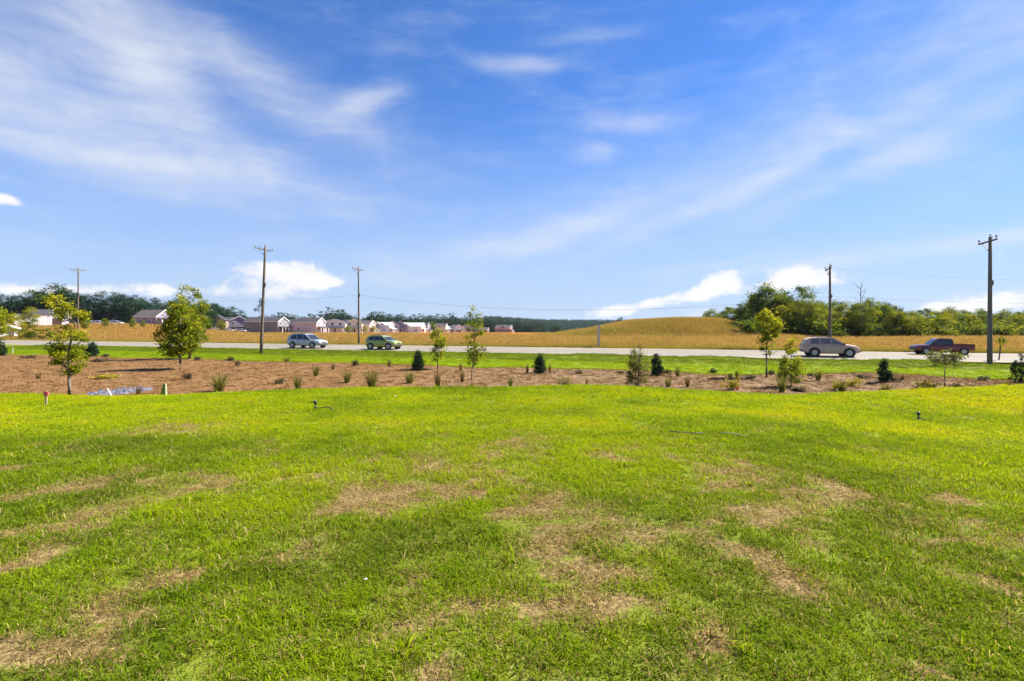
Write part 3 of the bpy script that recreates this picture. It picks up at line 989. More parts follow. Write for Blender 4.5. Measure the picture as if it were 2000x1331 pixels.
# (name, x, base y, profile in photo pixels above the base, clusters, leaves each, sigma px, leaf px, material, trunk radius m, limbs, stems, yellowing, label)
SAP = [
    ('street_tree', 135, 775, [(46, 12, 0), (60, 30, 0), (88, 39, 0), (112, 36, 2), (132, 22, 6), (146, 26, 14), (158, 36, 8), (172, 26, -12), (186, 18, -24), (205, 9, -38)], 62, 62, 6.5, 5.0, LIME, .075, 20, 1, .28, 'yellow-green young tree leaning left beside the stone patch'),
    ('street_tree', 352, 723, [(26, 14, -2), (38, 36, -2), (60, 47, -3), (85, 43, 0), (108, 36, 2), (126, 20, 0), (138, 6, 0)], 90, 62, 6.0, 5.0, MID, .09, 22, 1, .18, 'round dense green young tree in the left of the bed'),
    ('street_tree', 368, 702, [(14, 14, 6), (40, 38, 10), (70, 44, 4), (100, 42, 2), (122, 32, 0), (138, 18, 4), (149, 7, 6)], 80, 60, 5.5, 4.2, MID, .10, 22, 1, .12, 'taller young tree standing just behind the round dense tree'),
    ('sapling', 855, 722, [(16, 8, 0), (34, 17, 0), (54, 21, 3), (74, 15, 0), (90, 8, -3), (102, 3, -4)], 34, 34, 4.2, 4.2, LIME, .035, 14, 1, .15, 'slender lime sapling left of the centre of the bed'),
    ('sapling', 922, 757, [(44, 18, 0), (62, 27, 4), (80, 30, 8), (100, 20, 4), (122, 22, 3), (140, 20, 4), (157, 9, -4)], 40, 34, 5.0, 4.6, LIME, .04, 18, 1, .05, 'open-crowned sapling right of the slender lime sapling'),
    ('multi_stem_tree', 1245, 757, [(6, 22, 0), (28, 27, 0), (52, 23, 2), (72, 15, 0), (92, 6, 0), (103, 2, -1)], 46, 40, 4.4, 3.8, OLIVE, .035, 20, 3, .25, 'thin olive multi-stemmed young tree right of centre'),
    ('street_tree', 1497, 738, [(46, 8, 0), (60, 14, 0), (84, 20, 4), (104, 30, 5), (119, 23, 0), (130, 9, -3)], 42, 48, 5.0, 4.6, MID, .06, 16, 1, .30, 'vase-shaped young tree on a bare trunk before the right wood'),
    ('sapling', 1545, 757, [(8, 20, 0), (24, 29, 0), (44, 25, 0), (64, 17, 0), (84, 8, 0), (98, 3, 0)], 50, 42, 4.6, 4.0, MID, .045, 16, 1, .15, 'pyramid-shaped young tree right of the vase-shaped tree'),
    ('sapling', 1845, 758, [(50, 28, 2), (58, 37, 2), (66, 33, 0), (73, 10, 0)], 26, 34, 4.6, 5.0, PALE, .03, 14, 1, .0, 'small flat-topped sapling in front of the red pickup truck'),
    ('street_tree', -34, 772, [(74, 18, 10), (100, 20, 6), (128, 34, 2), (160, 34, 6), (184, 12, 0)], 60, 56, 6.5, 5.0, LIME, .07, 18, 1, .2, 'yellow-green young tree cut off by the left edge'),
]
for i, (nm, x, yb, prof, ncl, nl, sig, lf, lm, tr, lb, st, yl, lab) in enumerate(SAP):
    g = on_ground(x, yb)
    k = g.y / FPX
    pr = [(a * k, b * k * .74, c * k) for a, b, c in prof]
    tm, cm = tree_meshes(100 + i, pr, int(ncl * 1.2), int(nl * 1.15), sig * .8 * k, lf * .95 * k, lm, BARK, tr, pr[-1][0] * .93, lb, .05, st, yl)
    plant(nm, g, .0, tm, cm, lab, 'tree', 'young trees planted in the bed')

# evergreens
EV = [(816, 725, 41, 12, 'dark evergreen cone shrub left of the slender lime sapling'), (1054, 730, 40, 13, 'dark evergreen cone shrub in the centre of the bed'),
      (1282, 735, 44, 12, 'dark evergreen cone shrub beside the olive multi-stemmed tree'), (1727, 747, 48, 13, 'dark evergreen cone shrub behind the low yellow mounds on the right'),
      (1994, 751, 58, 19, 'large dark evergreen cone shrub at the right edge'), (178, 697, 28, 12, 'dark evergreen shrub behind the yellow-green tree on the left'), (-4, 696, 38, 14, 'dark evergreen shrub at the left edge by the verge')]
for i, (x, yb, h, w, lab) in enumerate(EV):
    g = on_ground(x, yb); k = g.y / FPX
    w *= .84 + .14 * ((i * 37) % 5) / 4
    pr = [(1 * k, w * .75 * k, 0), (h * .22 * k, w * k, .02 * i), (h * .5 * k, w * .82 * k, -.015 * i), (h * .8 * k, w * .42 * k, 0), (h * k, w * .05 * k, 0)]
    tm, cm = tree_meshes(200 + i, pr, 100, 34, 2.0 * k, 2.6 * k, DARKEV, BARK, .03, h * k * .9, 12, .01, flatz=1.2, up=.2)
    plant('evergreen_shrub', g, 0, tm, cm, lab, 'shrub', 'evergreen cone shrubs in the bed')

# grasses, low shrubs and mounds of the bed
CLUMP_M = leafmat('clump_blade', [(0, (0.10, 0.085, 0.03)), (.35, (0.10, 0.115, 0.02)), (.7, (0.18, 0.19, 0.035)), (1, (0.34, 0.28, 0.11))], .35)
TANC_M = leafmat('clump_tan', [(0, (0.09, 0.055, 0.025)), (.5, (0.17, 0.125, 0.05)), (1, (0.28, 0.20, 0.09))], .3)
YEL_M = leafmat('leaf_yellow', [(0, (0.10, 0.10, 0.012)), (.5, (0.27, 0.24, 0.02)), (1, (0.46, 0.38, 0.04))], .35)
TWIG_M = leafmat('leaf_dark_twig', [(0, (0.03, 0.022, 0.016)), (.5, (0.055, 0.045, 0.022)), (1, (0.11, 0.10, 0.04))], .15)


def clump_mesh(seed, m, n=190, lean=.6, w=.026):
    r = np.random.RandomState(seed)
    V, F, rn = [], [], []
    for i in range(n):
        a = r.rand() * 6.283; q = .16 * math.sqrt(r.rand())
        b = np.array([q * math.cos(a), q * math.sin(a), -.02])
        d = a + r.randn() * .7
        h = .45 + .55 * r.rand(); ln = lean * r.rand() ** .8
        u = np.array([math.cos(d), math.sin(d), 0]); s = np.array([-u[1], u[0], 0]) * w * .5
        if r.rand() < .5:
            s = np.array([u[0] * .5, u[1] * .5, .1]) * w * .7
        p1 = b + u * ln * .3 + np.array([0, 0, h * .6]); p2 = b + u * ln * .75 + np.array([0, 0, h * .92]); p3 = b + u * ln * 1.1 + np.array([0, 0, h * (1.0 - .25 * ln)])
        o = len(V)
        V += [b - s, b + s, p1 - s * .8, p1 + s * .8, p2 - s * .5, p2 + s * .5, p3, p3 + s * .1]
        F += [(o, o + 1, o + 3, o + 2), (o + 2, o + 3, o + 5, o + 4), (o + 4, o + 5, o + 7, o + 6)]
        rn += [r.rand()] * 8
    return polymesh('blades', V, F, m, {'rnd': rn})


def bush_mesh(seed, m, n=420, leaf=.16, flat=.6):
    r = np.random.RandomState(seed)
    C = r.randn(16, 3) * np.array([.28, .28, .2]) + np.array([0, 0, .45])
    C[:, 2] = np.abs(C[:, 2])
    kx = r.randint(0, 16, n)
    L = C[kx] + r.randn(n, 3) * .13
    L[:, 2] = np.abs(L[:, 2]) + .02
    V, F, rn = leaf_faces(r, L, leaf, .4, .2 + .4 * r.rand(16)[kx] + .4 * r.rand(n))
    return polymesh('foliage', V, F, m, {'rnd': rn})


def stem_mesh(seed):
    r = np.random.RandomState(seed)
    mb = MB()
    for q in range(7):
        a = r.rand() * 6.28; d = .15 + .3 * r.rand()
        mb.tube([(0, 0, -.03), (d * .4 * math.cos(a), d * .4 * math.sin(a), .3), (d * math.cos(a), d * math.sin(a), .55 + .25 * r.rand())], [.03, .02, .008], 5)
    return mb.mesh('stems', BARK, True)


GR = [clump_mesh(300 + i, CLUMP_M) for i in range(4)]
GT = [clump_mesh(310 + i, TANC_M, 130, .42) for i in range(3)]
BD = [bush_mesh(320 + i, TWIG_M, 300, .2) for i in range(3)]
BY = [bush_mesh(330 + i, YEL_M, 520, .15) for i in range(3)]
BO = [bush_mesh(340 + i, OLIVE, 420, .15) for i in range(3)]
STEMS = [stem_mesh(350), stem_mesh(351)]
KINDS = {'g': (GR, 'grass_clump', 'grass clump', 'ornamental grass clumps in the bed'), 't': (GT, 'grass_clump', 'grass clump', 'ornamental grass clumps in the bed'),
         'd': (BD, 'low_shrub', 'shrub', 'low shrubs in the bed'), 'y': (BY, 'low_shrub', 'shrub', 'low shrubs in the bed'), 'o': (BO, 'low_shrub', 'shrub', 'low shrubs in the bed')}
PL = [
    ('g', 428, 766, 40, 36, 'largest feathery grass clump, right of the green pointed marker'),
    ('g', 582, 762, 32, 20, 'grass clump in the bed right of the near left utility pole'),
    ('g', 678, 749, 27, 20, 'grass clump below the silver SUV, behind the wider clump'),
    ('g', 726, 759, 38, 30, 'wide feathery grass clump below the green hatchback'),
    ('g', 800, 750, 24, 24, 'low grass clump below the leftmost cone shrub of the middle'),
    ('t', 855, 761, 40, 18, 'tall tan grass clump at the foot of the slender lime sapling'),
    ('t', 903, 749, 27, 14, 'tan grass clump just left of the open-crowned sapling trunk'),
    ('t', 900, 725, 18, 11, 'small tan grass clump at the verge left of the open-crowned sapling'),
    ('g', 997, 759, 24, 13, 'small grass clump at the lawn edge right of the open-crowned sapling'),
    ('t', 1030, 731, 22, 10, 'thin tan grass clump left of the central cone shrub'),
    ('t', 1074, 730, 20, 9, 'thin tan grass clump right of the central cone shrub'),
    ('t', 760, 718, 18, 11, 'tan grass tuft at the verge below the green hatchback'),
    ('g', 617, 736, 22, 16, 'pale small grass clump below the front of the silver SUV'),
    ('d', 545, 751, 13, 16, 'small brown twiggy shrub between the two left grass clumps'),
    ('d', 693, 716, 13, 14, 'small dark shrub at the verge left of the green hatchback'),
    ('t', 650, 723, 14, 13, 'small tan tuft below and right of the silver SUV'),
    ('g', 560, 708, 11, 16, 'low tuft at the verge right of the near left utility pole'),
    ('d', 450, 706, 9, 16, 'low dark shrub at the verge left of the near left utility pole'),
    ('d', 465, 717, 13, 8, 'thin dark stalk shrub below the near left utility pole'),
    ('d', 386, 705, 10, 11, 'small dark shrub at the foot of the taller young tree'),
    ('d', 367, 742, 14, 18, 'dark twiggy shrub below the round dense tree'),
    ('y', 208, 741, 9, 30, 'low yellow-green spreading plant between the two tree shadows'),
    ('d', 195, 708, 9, 20, 'low dark shrub at the verge behind the leaning young tree'),
    ('d', 208, 698, 7, 14, 'tiny dark shrub on the verge behind the leaning young tree'),
    ('d', 55, 701, 7, 16, 'tiny dark shrub at the verge near the left edge'),
    ('t', 75, 741, 14, 14, 'small tan tuft in the bed above the pink stake'),
    ('t', 270, 772, 20, 16, 'tan grass tuft at the right end of the stone patch'),
    ('o', 1104, 752, 13, 20, 'low olive mound plant right of the open-crowned sapling'),
    ('d', 1130, 731, 8, 15, 'low dark shrub at the verge right of the central cone shrub'),
    ('t', 1146, 757, 20, 7, 'thin brown stalk right of the low olive mound plant'),
    ('d', 1213, 731, 7, 12, 'tiny dark shrub at the verge left of the olive multi-stemmed tree'),
    ('g', 1305, 757, 21, 17, 'green grass clump right of the olive multi-stemmed tree'),
    ('t', 1343, 758, 27, 15, 'brown tall tuft at the lawn edge right of the green clump'),
    ('g', 1323, 737, 22, 12, 'small upright grass clump right of the third cone shrub'),
    ('d', 1303, 730, 9, 16, 'low dark shrub at the verge right of the third cone shrub'),
    ('d', 1392, 731, 11, 18, 'dark rounded shrub at the verge left of the vase-shaped tree'),
    ('g', 1426, 742, 14, 10, 'left one of two small upright tufts above the yellow shrub'),
    ('g', 1439, 740, 17, 9, 'right one of two small upright tufts above the yellow shrub'),
    ('y', 1432, 763, 22, 24, 'yellow-green shrub with an orange tag left of the vase-shaped tree'),
    ('d', 1466, 743, 11, 13, 'small dark shrub just left of the vase-shaped tree trunk'),
    ('g', 1527, 768, 38, 24, 'tall grass clump in front of the pyramid-shaped tree'),
    ('d', 1508, 733, 10, 14, 'dark shrub at the verge between the vase and pyramid trees'),
    ('g', 1598, 744, 24, 17, 'dark green grass clump right of the pyramid-shaped tree'),
    ('d', 1584, 736, 8, 13, 'low dark shrub beside the clump right of the pyramid tree'),
    ('d', 1562, 766, 10, 34, 'low dark sprawling shrub at the foot of the pyramid tree'),
    ('g', 1645, 766, 26, 26, 'olive grass clump left of the low yellow mound'),
    ('y', 1661, 756, 17, 22, 'low yellow mound behind the olive clump'),
    ('y', 1632, 762, 15, 12, 'small yellow plant touching the left of the olive clump'),
    ('d', 1684, 740, 9, 17, 'dark low shrub at the verge left of the right cone shrub'),
    ('g', 1731, 763, 11, 22, 'low green tuft at the lawn edge below the right cone shrub'),
    ('t', 1763, 744, 15, 10, 'tan small tuft right of the right cone shrub'),
    ('d', 1751, 747, 10, 12, 'small dark shrub touching the right cone shrub'),
    ('y', 1819, 759, 14, 30, 'yellow rounded mound left of the flat-topped sapling'),
    ('d', 1868, 760, 11, 16, 'dark small shrub right of the flat-topped sapling trunk'),
    ('d', 1921, 746, 12, 18, 'dark leaning shrub below the near right utility pole'),
    ('g', 1966, 758, 15, 15, 'small green clump left of the right-edge evergreen'),
]
for i, (kd, x, yb, h, w, lab) in enumerate(PL):
    ms, nm, cat, grp = KINDS[kd]
    g = on_ground(x, yb); k = g.y / FPX
    e = empty(nm, g, i * 1.7, lab, cat, grp)
    o = link('blades' if kd in 'gt' else 'foliage', ms[i % len(ms)], e)
    sw = w * k / (.84 if kd in 'gt' else .95); sh = h * k / .92
    o.scale = (sw, sw, sh)
    if kd not in 'gt':
        s2 = link('stems', STEMS[i % 2], e); s2.scale = (sw, sw, sh)
# orange nursery tag on the yellow shrub
e = [o for o in bpy.data.objects if o.get('label', '').startswith('yellow-green shrub with an orange tag')][0]
MB().add([(-.05, -.34, .05), (.10, -.36, .05), (.11, -.33, .20), (-.03, -.33, .22), (-.05, -.33, .05), (.10, -.35, .05), (.11, -.32, .20), (-.03, -.32, .22)],
         [(0, 1, 2, 3), (7, 6, 5, 4), (0, 4, 5, 1), (1, 5, 6, 2), (2, 6, 7, 3), (3, 7, 4, 0)]).build('nursery_tag', mat('orange_tag', (.75, .20, .06), None, 5, .5), e)
e.rotation_euler[2] = 0

# ------------------------------------------------------------------ woods
WOOD_R = leafmat('wood_leaf_sunny', [(0, (0.010, 0.034, 0.014)), (.4, (0.030, 0.072, 0.016)), (.75, (0.10, 0.155, 0.014)), (1, (0.22, 0.25, 0.018))], .42, True,
                 [(0, (0.035, 0.060, 0.008)), (.4, (0.13, 0.16, 0.008)), (.75, (0.30, 0.30, 0.010)), (1, (0.42, 0.38, 0.02))])
WOOD_L = leafmat('wood_leaf_dark', [(0, (0.008, 0.024, 0.012)), (.5, (0.018, 0.048, 0.018)), (1, (0.04, 0.085, 0.024))], .22, True,
                 [(0, (0.012, 0.03, 0.024)), (.5, (0.025, 0.055, 0.035)), (1, (0.05, 0.09, 0.05))])
protos = []
SH = [[(.02, .18, 0), (.15, .30, 0), (.4, .36, .02), (.65, .33, 0), (.85, .22, .02), (1, .06, 0)],
      [(.05, .14, 0), (.25, .24, 0), (.5, .28, -.02), (.75, .25, .02), (.92, .14, 0), (1, .05, 0)],
      [(.02, .22, 0), (.2, .34, .02), (.45, .40, 0), (.7, .36, -.03), (.88, .22, 0), (1, .08, 0)],
      [(.30, .10, 0), (.45, .22, .02), (.6, .30, 0), (.78, .30, .03), (.92, .20, 0), (1, .06, .02)],
      [(.02, .24, 0), (.3, .30, 0), (.55, .22, .05), (.7, .26, -.03), (.88, .20, .04), (1, .05, .05)]]


def wood_protos(lm, seed, leaf=.030, ncl=90, nl=95):
    out = []
    for i, sh in enumerate(SH):
        out.append(tree_meshes(seed + i, sh, ncl, nl, .048, leaf, lm, BARK, .013, .86, 10, .012, 1, .12, con=.66))
    return out


RP = wood_protos(WOOD_R, 400)
LP = wood_protos(WOOD_L, 420, .030)


def ordinal(i):
    w = ['first', 'second', 'third', 'fourth', 'fifth', 'sixth', 'seventh', 'eighth', 'ninth', 'tenth', 'eleventh', 'twelfth', 'thirteenth', 'fourteenth', 'fifteenth', 'sixteenth',
         'seventeenth', 'eighteenth', 'nineteenth', 'twentieth', 'twenty-first', 'twenty-second', 'twenty-third', 'twenty-fourth', 'twenty-fifth', 'twenty-sixth', 'twenty-seventh',
         'twenty-eighth', 'twenty-ninth', 'thirtieth']
    return w[i]


rw = random.Random(8)
RW = [(1396, 604, 128, 0, .35), (1424, 600, 126, 1, .2), (1447, 612, 122, 0, .55), (1462, 584, 121, 3, .1), (1484, 572, 119, 4, .25), (1506, 556, 117, 3, .15), (1536, 577, 114, 2, .75), (1566, 560, 118, 1, .1),
      (1580, 580, 112, 2, .45), (1606, 592, 118, 0, .3), (1630, 606, 110, 2, .85), (1655, 590, 112, 0, .55), (1688, 588, 109, 2, .45), (1707, 584, 116, 3, .15), (1738, 594, 112, 3, .1), (1752, 606, 108, 2, .55), (1784, 608, 110, 0, .65),
      (1812, 603, 116, 1, .2), (1838, 604, 112, 2, .90), (1862, 600, 118, 0, .3), (1888, 612, 116, 2, .75), (1918, 604, 118, 0, .15), (1944, 610, 120, 2, .25), (1972, 604, 120, 0, .6), (2004, 606, 122, 2, .4), (2040, 604, 124, 0, .6)]
for i, (x, yt, Yd, sh, ti) in enumerate(RW):
    if x < 1470:
        Yd = 160              # these stand behind the mound
    g = at_dist(x, Yd)
    H = CZ + (640 - yt) / FPX * Yd - g.z
    ti2 = 'yellowish' if ti > .6 else ('mid-green' if ti > .28 else 'dark green')
    plant('broadleaf_tree', g, rw.random() * 6.28, RP[sh][0], RP[sh][1], '%s tree, %s from the left along the front of the right-hand wood' % (ti2, ordinal(i)), 'tree', 'trees along the front of the right-hand wood', H, ti, 1.0 + .25 * rw.random())
n = 0
for x in np.arange(1385, 2075, 26):
    Yd = (170 if x < 1480 else 136) + 10 * rw.random()
    g = at_dist(x + rw.uniform(-8, 8), Yd)
    yt = np.interp(x, [1400, 1460, 1520, 1600, 1700, 1800, 2100], [610, 596, 578, 590, 594, 607, 608]) + rw.uniform(-3, 7)
    H = CZ + (640 - yt) / FPX * Yd - g.z
    plant('broadleaf_tree', g, rw.random() * 6.28, RP[n % 5][0], RP[n % 5][1], 'darker tree half hidden in the second row of the right-hand wood, %s from the left' % ordinal(n), 'tree', 'second row of the right-hand wood', H, .05 * rw.random(), 1.15)
    n += 1
# undergrowth along the foot of the right wood
UG = bush_mesh(360, WOOD_R, 900, .12)
for i, x in enumerate(np.arange(1470, 2090, 21)):
    g = at_dist(x + rw.uniform(-6, 6), 106 + 6 * rw.random())
    e = empty('bush', g, rw.random() * 6.28, 'low bush at the foot of the right-hand wood, %s from the left' % ordinal(i), 'bush', 'undergrowth of the right-hand wood')
    o = link('foliage', UG, e); s = 2.2 + 2.2 * rw.random(); o.scale = (s * 1.2, s * 1.2, s * rw.uniform(.7, 1.3)); o['tint'] = .1 + .5 * rw.random()
# one bare crown over the wood
mb = MB(); r_ = random.Random(3)
mb.tube([(0, 0, -.1), (.1, 0, 5), (-.1, .1, 9), (.2, 0, 12.2)], [.16, .12, .08, .02], 6)
for q in range(16):
    z = r_.uniform(5, 11.5); a = r_.uniform(0, 6.28); l = r_.uniform(.6, 1.9)
    mb.tube([(0, 0, z), (l * .6 * math.cos(a), l * .6 * math.sin(a), z + l * .5), (l * math.cos(a), l * math.sin(a), z + l * 1.1)], [.05, .03, .01], 4)
g = at_dist(1682, 107)
tag(mb.build('bare_tree', BARK_PALE, loc=g), 'pale bare dead tree rising above the right-hand wood', 'tree')

# dark wood on the left
LW = [(-22, 578, 0), (8, 574, 2), (34, 577, 0), (60, 566, 2), (84, 572, 1), (104, 558, 1), (128, 568, 3), (150, 577, 0), (176, 575, 2), (213, 568, 2), (243, 577, 3), (262, 575, 0), (286, 583, 2), (312, 581, 0), (336, 588, 2), (362, 590, 0), (392, 593, 1)]
for i, (x, yt, sh) in enumerate(LW):
    Yd = 214 + 10 * rw.random() + (20 if x > 330 else 0)
    g = at_dist(x, Yd)
    H = CZ + (640 - yt) / FPX * Yd - g.z
    plant('forest_tree', g, rw.random() * 6.28, LP[sh][0], LP[sh][1], 'dark green tree, %s from the left in the wood behind the long white building' % ordinal(i), 'tree', 'dark wood on the left', H, rw.random(), 1.15 + .3 * rw.random())
for i, x in enumerate(np.arange(-40, 400, 24)):
    Yd = 232 + 10 * rw.random()
    g = at_dist(x, Yd)
    H = CZ + (640 - (586 + rw.uniform(-6, 6))) / FPX * Yd - g.z
    plant('forest_tree', g, rw.random() * 6.28, LP[i % 3][0], LP[i % 3][1], 'mostly hidden dark tree in the back row of the left wood, %s from the left' % ordinal(i), 'tree', 'back row of the left wood', H, .2 * rw.random(), 1.4)
for x, yt, sh, Yd, lab in ((417, 594, 3, 262, 'tall dark pine-like tree rising behind the young trees'), (436, 600, 2, 275, 'dark rounded tree left of the pair behind the purple houses'), (455, 598, 2, 275, 'dark rounded tree right of the pair behind the purple houses')):
    g = at_dist(x, Yd); H = CZ + (640 - yt) / FPX * Yd - g.z
    plant('forest_tree', g, 1.0, LP[sh][0], LP[sh][1], lab, 'tree', None, H, .4, 1.1)
# lone thin tree seen behind the near left pole
pr = [(9.0, .3, 0), (10, 1.2, -.5), (11, 1.7, -.9), (12.2, 1.0, .4), (13.5, 1.5, .9), (15, .9, .3), (16, .2, .2)]
tm, cm = tree_meshes(460, pr, 16, 26, .4, .5, WOOD_L, BARK, .12, 15.3, 14, .1)
plant('pine_tree', at_dist(508, 235), 0, tm, cm, 'thin open-crowned tree directly behind the near left utility pole', 'tree')
# small trees standing in the field on the left and by the houses
SM = [(58, 600, 150, 1, .9, 'pale green tree before the long white building'), (166, 622, 150, 1, .8, 'small yellow-green tree right of the far left pole'), (206, 622, 160, 1, .8, 'small conical tree before the dark wood, middle one'),
      (259, 622, 160, 1, .8, 'small conical tree left of the purple-roofed house'), (279, 626, 160, 1, .6, 'smallest conical tree just left of the purple-roofed house'),
      (48, 640, 98, 2, .3, 'left one of three dark bushes on the orange bank'), (70, 640, 98, 2, .3, 'middle one of three dark bushes on the orange bank'), (92, 640, 98, 2, .3, 'right one of three dark bushes on the orange bank'),
      (680, 636, 235, 2, .6, 'small tree before the cream house left of the middle pole'), (712, 636, 230, 2, .9, 'small lime tree just right of the middle pole'), (730, 635, 225, 2, 1.0, 'bright lime small tree before the lilac houses'),
      (432, 625, 215, 1, .8, 'yellow-green small tree by the leftmost of the street houses'), (20, 610, 104, 2, .9, 'pale leafy tree before the white wall at the left edge')]
for x, yt, Yd, sh, ti, lab in SM:
    g = at_dist(x, Yd); H = CZ + (640 - yt) / FPX * Yd - g.z
    plant('small_tree', g, x, RP[sh][0], RP[sh][1], lab, 'tree', None, H, ti, 1.1)

# far treeline and wooded hills
far_c = hidden_collection('far_tree', [])
FARL = leafmat('far_leaf', [(0, (0.012, 0.028, 0.016)), (.5, (0.024, 0.05, 0.024)), (1, (0.05, 0.085, 0.03))], .2)
for i, sh in enumerate((SH[0], SH[2], SH[4])):
    tm, cm = tree_meshes(470 + i, sh, 40, 26, .06, .07, FARL, BARK, .013, .9, 6, .01)
    far_c.objects.link(bpy.data.objects.new('far_tree_template_%s' % 'abc'[i], cm))
n = 330
xx = rs.rand(n) * 760 + 330
top = np.interp(xx, [330, 400, 470, 520, 560, 600, 632, 668, 690, 720, 760, 800, 850, 900, 950, 1000, 1090], [612, 612, 617, 622, 613, 622, 610, 608, 622, 616, 615, 619, 616, 620, 622, 626, 634])
Yt = np.where(xx > 835, 505 + 60 * rs.rand(n), 430 + 110 * rs.rand(n))
Xt = (xx - 1000) / FPX * Yt
Zt = G(Xt, Yt)
H = np.maximum((640 - top - 3 + 7 * rs.rand(n)) / FPX * Yt + CZ - Zt, 6) * np.where(rs.rand(n) < .25, 1.08, .93)
tl = scatter('distant_treeline', np.stack([Xt, Yt, Zt - .3], 1), np.stack([0 * H, 0 * H, rs.rand(n) * 6.28], 1), np.stack([H * 1.2, H * 1.2, H], 1), rs.randint(0, 3, n), far_c)
tag(tl, 'dark blue-green treeline behind the row of houses', 'trees', kind='stuff')


def hill_z(X, Y):
    x = 1000 + FPX * X / Y
    h = np.interp(x, [-600, 300, 700, 850, 930, 965, 1000, 1050, 1120, 1200, 1300, 1500, 2200, 2800], [7, 7, 9, 12, 17, 21.5, 18, 14.5, 13.5, 13, 12, 11, 10, 9])
    return CZ - 9.6 + (h / FPX * 1500 + 1.2) * smooth(860, 1500, Y)


xs = np.linspace(-2600, 3000, 160); yq = np.linspace(880, 1900, 40)
X, Y = np.meshgrid(xs, yq)
hl = link('wooded_hills', gridmesh('wooded_hills', X, Y, hill_z(X, Y) + 3 * (vnoise(X, Y, .01, 3) - .5), mat('hill_floor', (.02, .04, .018), (.03, .055, .022), .02, .95)))
tag(hl, kind='structure')
n = 6500
xx = 640 + rs.rand(n) * 1300
Yt = 880 + 660 * rs.rand(n) ** .8
Xt = (xx - 1000) / FPX * Yt
s = 9 + 6 * rs.rand(n)
ft = scatter('hill_forest', np.stack([Xt, Yt, hill_z(Xt, Yt) - 2.5], 1), np.stack([0 * s, 0 * s, rs.rand(n) * 6.28], 1), np.stack([s * 1.5, s * 1.5, s], 1), rs.randint(0, 3, n), far_c)
tag(ft, 'blue-green forest covering the far low hills', 'forest', kind='stuff')
# scrubby trees on the skyline behind the mound
for i, (x, yt, w) in enumerate(((1213, 619, 9), (1255, 625, 10), (1268, 624, 10), (1282, 626, 8), (1296, 625, 8), (1338, 622, 9), (1352, 624, 10), (1366, 623, 10), (1378, 624, 9))):
    g = at_dist(x, 205); H = CZ + (640 - yt) / FPX * 205 - g.z
    plant('skyline_tree', g, i, LP[2][0], LP[2][1], ('lone small tree on the skyline left of the mound top' if i == 0 else 'dark treetop, %s from the left peeping over the mound' % ordinal(i - 1)), 'tree', 'treetops behind the mound', H, .5, .9)

# ------------------------------------------------------------------ utility poles and wires
POLE_M = mat('creosoted_pole', (0.085, 0.062, 0.045), (0.15, 0.115, 0.085), 3, .9, bump=.4, stretch=(6, 6, .5))
POLE_G = mat('grey_pole', (0.17, 0.145, 0.135), (0.10, 0.085, 0.08), 3, .9, bump=.4, stretch=(6, 6, .5))
ARM_M = mat('crossarm_timber', (0.15, 0.12, 0.09), (0.09, 0.07, 0.055), 4, .9)
INS_M = mat('porcelain', (0.35, 0.34, 0.33), (0.22, 0.2, 0.19), 5, .3)
WIRE_M = mat('wire', (0.06, 0.06, 0.065), None, 5, .6)
STEEL = mat('galvanised_steel', (0.16, 0.16, 0.16), (0.11, 0.11, 0.11), 6, .7, .2)
ARM_DIR = math.atan2(.94, .33)
POLES = {}


def pole(key, x, base, ytop, lean, pm, label, r0=.15, arm=2.4):
    h = CZ + (640 - ytop) / FPX * base.y - base.z
    e = empty('utility_pole', base, 0, label, 'utility pole', 'utility poles along the road')
    L = lean / FPX * base.y
    n = 7
    MB().tube([(L * q / n, 0, -.3 * (q == 0) + h * q / n) for q in range(n + 1)], [r0 * (1 - .42 * q / n) for q in range(n + 1)], 12).build('pole', pm, e, True)
    u = Vector((math.cos(ARM_DIR), math.sin(ARM_DIR), 0)); s = Vector((-u.y, u.x, 0))
    za = h - .35
    c = Vector((L, 0, za)) + s * (r0 * .6 + .06)
    mb = MB()
    def obox(p, q, w, t):
        d = (q - p).normalized(); a = d.cross(Vector((0, 0, 1))).normalized(); b = a.cross(d)
        vs = [pp + a * i * w / 2 + b * j * t / 2 for pp in (p, q) for i, j in ((-1, -1), (1, -1), (1, 1), (-1, 1))]
        return vs, [(3, 2, 1, 0), (4, 5, 6, 7), (0, 1, 5, 4), (1, 2, 6, 5), (2, 3, 7, 6), (3, 0, 4, 7)]
    mb.add(*obox(c - u * arm / 2, c + u * arm / 2, .08, .10))
    mb.build('crossarm', ARM_M, e)
    for t in (-1, 1):
        MB().add(*obox(c + u * t * arm * .28 + s * .03, Vector((L, 0, za - .62)) + s * r0 * .8, .05, .03)).build('arm_brace', STEEL, e)
    tips = []
    for t in (-.94, -.45, .94):
        q = c + u * t * arm / 2 + Vector((0, 0, .065))
        MB().lathe([(.02, 0), (.02, .08), (.065, .09), (.05, .15), (.06, .17), (.035, .24), (.01, .26)], 8, at=q).build('insulator', INS_M, e, True)
        tips.append(base + q + Vector((0, 0, .24)))
    q = Vector((L, 0, h))
    MB().lathe([(.02, -.02), (.02, .10), (.06, .11), (.045, .18), (.01, .24)], 8, at=q).build('insulator', INS_M, e, True)
    tips.append(base + q + Vector((0, 0, .2)))
    MB().tube([(L * .62 + r0 + .01, -.02, h * .62), (L * .62 + r0 + .02, -.02, h * .66)], .05, 8).build('cable_clamp', STEEL, e)
    tips.append(base + Vector((L * .62 + r0 + .02, -.02, h * .64)))
    MB().box(-.06, .06, -r0 * .93 - .012, -r0 * .93 + .03, 1.7, 1.85).build('pole_tag', STEEL, e)
    POLES[key] = tips
    return e


def on_v(x, v, dz=0.0):
    a = (x - 1000) / FPX
    Y = v / (1 + RS * a)
    return Vector((a * Y, Y, float(G(a * Y, Y)) + dz))


